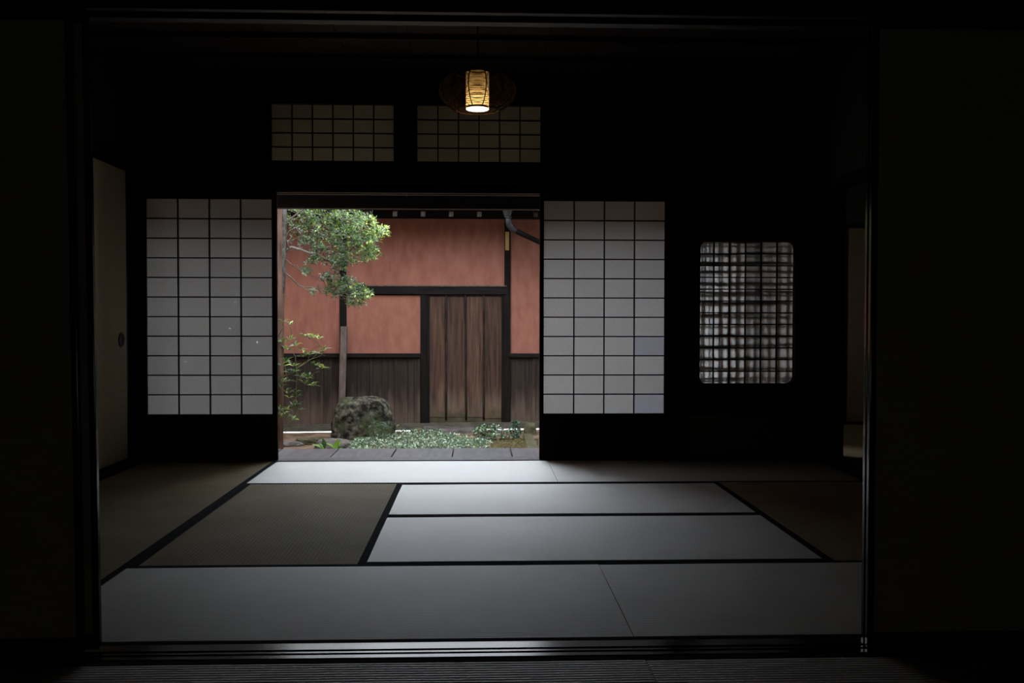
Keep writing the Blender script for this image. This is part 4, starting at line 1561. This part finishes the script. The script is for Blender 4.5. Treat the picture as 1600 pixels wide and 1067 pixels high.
broad(507, 703, 9.85, ((-.05, 1, -.25, .95, 2), (.25, 1, .1, .8, 0), (-1, .55, -.2, 1.0, 0), (-.6, .8, .2, .6, 0), (.7, .5, -.4, .5, 0)), 'broad-leaved plant with one upright blue-green leaf by the flat stone')
broad(526, 704, 9.85, ((.1, 1, -.2, .95, 0), (.45, .9, .2, .85, 0), (-.9, .75, -.2, .95, 0), (.9, .45, 0, .5, 0), (-.3, .8, .4, .6, 1)), 'broad-leaved lime green plant, second from the left along the veranda')
broad(570, 704, 9.80, ((0, 1, -.2, .6, 0), (.5, .9, .2, .6, 0), (-.5, .9, -.2, .6, 0), (1, .5, 0, .75, 0), (-1, .5, .1, .7, 1), (.3, .7, -.8, .6, 0)), 'bright lime plant spreading low in front of the groundcover')
broad(592, 705, 9.80, ((0, 1, -.2, .45, 0), (.7, .8, .2, .5, 0), (-.7, .8, -.2, .5, 1), (1, .3, 0, .5, 0)), 'smallest lime plant at the veranda edge in front of the groundcover')

# ---- pale variegated groundcover and low bushes
rg = random.Random(11)


def carpet(name, label, test, region, nn, L_, W_, hfun, mats_, mw, kind=None, cat='groundcover'):
    mb = MB()
    x0, x1, y0, y1 = region
    k = 0
    while k < nn:
        x, y = rg.uniform(x0, x1), rg.uniform(y0, y1)
        if not test(x, y):
            continue
        h = hfun(x, y)
        c_ = Vector((x, y, ZG + h * rg.uniform(.3, 1.0)))
        rosette(mb, c_, Vector((rg.uniform(-.5, .5), rg.uniform(-.8, .2), 1)), 4, L_, W_, rg, mw, 1.1)
        k += 1
    return mb


ga, gb, gc = onz(552, 700, ZG).x, onz(765, 700, ZG).x, onz(600, 700, ZG).x


def in_patch(x, y):
    u = (x - ga) / (gb - ga)
    n_ = .12 * noise.noise((x * 3, y * 3, 4))
    front = 9.55
    if ((x - pb.x) / .42) ** 2 + ((y - 10.75) / .34) ** 2 < 1:
        return False
    back = 10.95 + n_ if u > .2 else 10.3 + n_ + u * 3
    if u > .62:
        back = 10.85 - (u - .62) * 2.0 + n_
    return 0 < u < 1 and front < y < back


mb = carpet('groundcover', '', in_patch, (ga, gb, 9.5, 11.1), 1250, .034, .019, lambda x, y: .075 + .03 * noise.noise((x * 4, y * 4, 9)), None, (7, 5, 4, 4, 7))
mats_g = [M['leaf_dark'], M['leaf_mid'], M['leaf_blue'], M['leaf_grey'], M['leaf_pale']]
tag(mb.build('groundcover', mats_g), 'carpet of small pale-edged leaves between the boulder and the veranda', 'groundcover', kind='stuff')


def bush(name, px0, px1, pytop, pybase, label, nn, L_, W_, mats_, mw, stems_=10):
    base = onz((px0 + px1) / 2, pybase, ZG)
    top = at((px0 + px1) / 2, pytop, base.y)
    rx = (at(px1, pybase, base.y).x - at(px0, pybase, base.y).x) / 2
    h = top.z - ZG
    o = empty(name, base)
    tag(o, label, 'bush')
    lv_, st_ = MB(), MB()
    for k in range(nn):
        a, e_ = rg.uniform(0, 6.283), rg.uniform(0, 1)
        rr = math.sqrt(rg.uniform(.05, 1))
        z_ = h * (e_ ** .8) * .93
        lim = math.sqrt(max(.05, 1 - (max(0, z_ / h - .35) / .65) ** 2))
        c_ = base + Vector((rx * rr * lim * math.cos(a), rx * .8 * rr * lim * math.sin(a), z_))
        rosette(lv_, c_, Vector((math.cos(a) * .5, math.sin(a) * .5 - .3, .8)), rg.randint(4, 6), L_, W_, rg, mw, 1.0)
        if k < stems_ * 3 and k % 3 == 0:
            st_.tube(bent(base + Vector((rg.uniform(-.03, .03), rg.uniform(-.03, .03), -.02)), c_, rg, 3, .06), .0028, 4)
    lv_.build('foliage', mats_, o, kind='stuff')
    st_.build('stems', M['stem'], o, kind='stuff')
    return o


bush('low_bush', 738, 787, 664, 688, 'low bush of pale rounded leaves below the gate, behind the groundcover', 150, .034, .022, mats_g, (7, 5, 4, 4, 6))
bush('low_bush', 796, 814, 658, 686, 'small upright blue-green bush next to the upright kerb stone', 42, .036, .022, [M['leaf_blue'], M['leaf_dark'], M['leaf_grey']], (6, 2, 2))
bush('low_bush', 780, 800, 670, 689, 'thin brownish seedlings between the pale bush and the blue-green bush', 22, .03, .016, [M['leaf_dark'], M['leaf_mid'], M['leaf_grey']], (3, 2, 4))
# moss and fern growing on the boulder foot
bush('fern', 574, 612, 656, 694, 'fine grey-green fern growing at the right foot of the boulder', 90, .026, .007, [M['leaf_grey'], M['leaf_dark'], M['leaf_blue']], (5, 3, 3))
o = bush('dry_plant', 612, 625, 663, 680, 'small yellow withered plant between boulder and wall beam', 7, .04, .012, [M['leaf_young'], M['leaf_dark']], (4, 2))
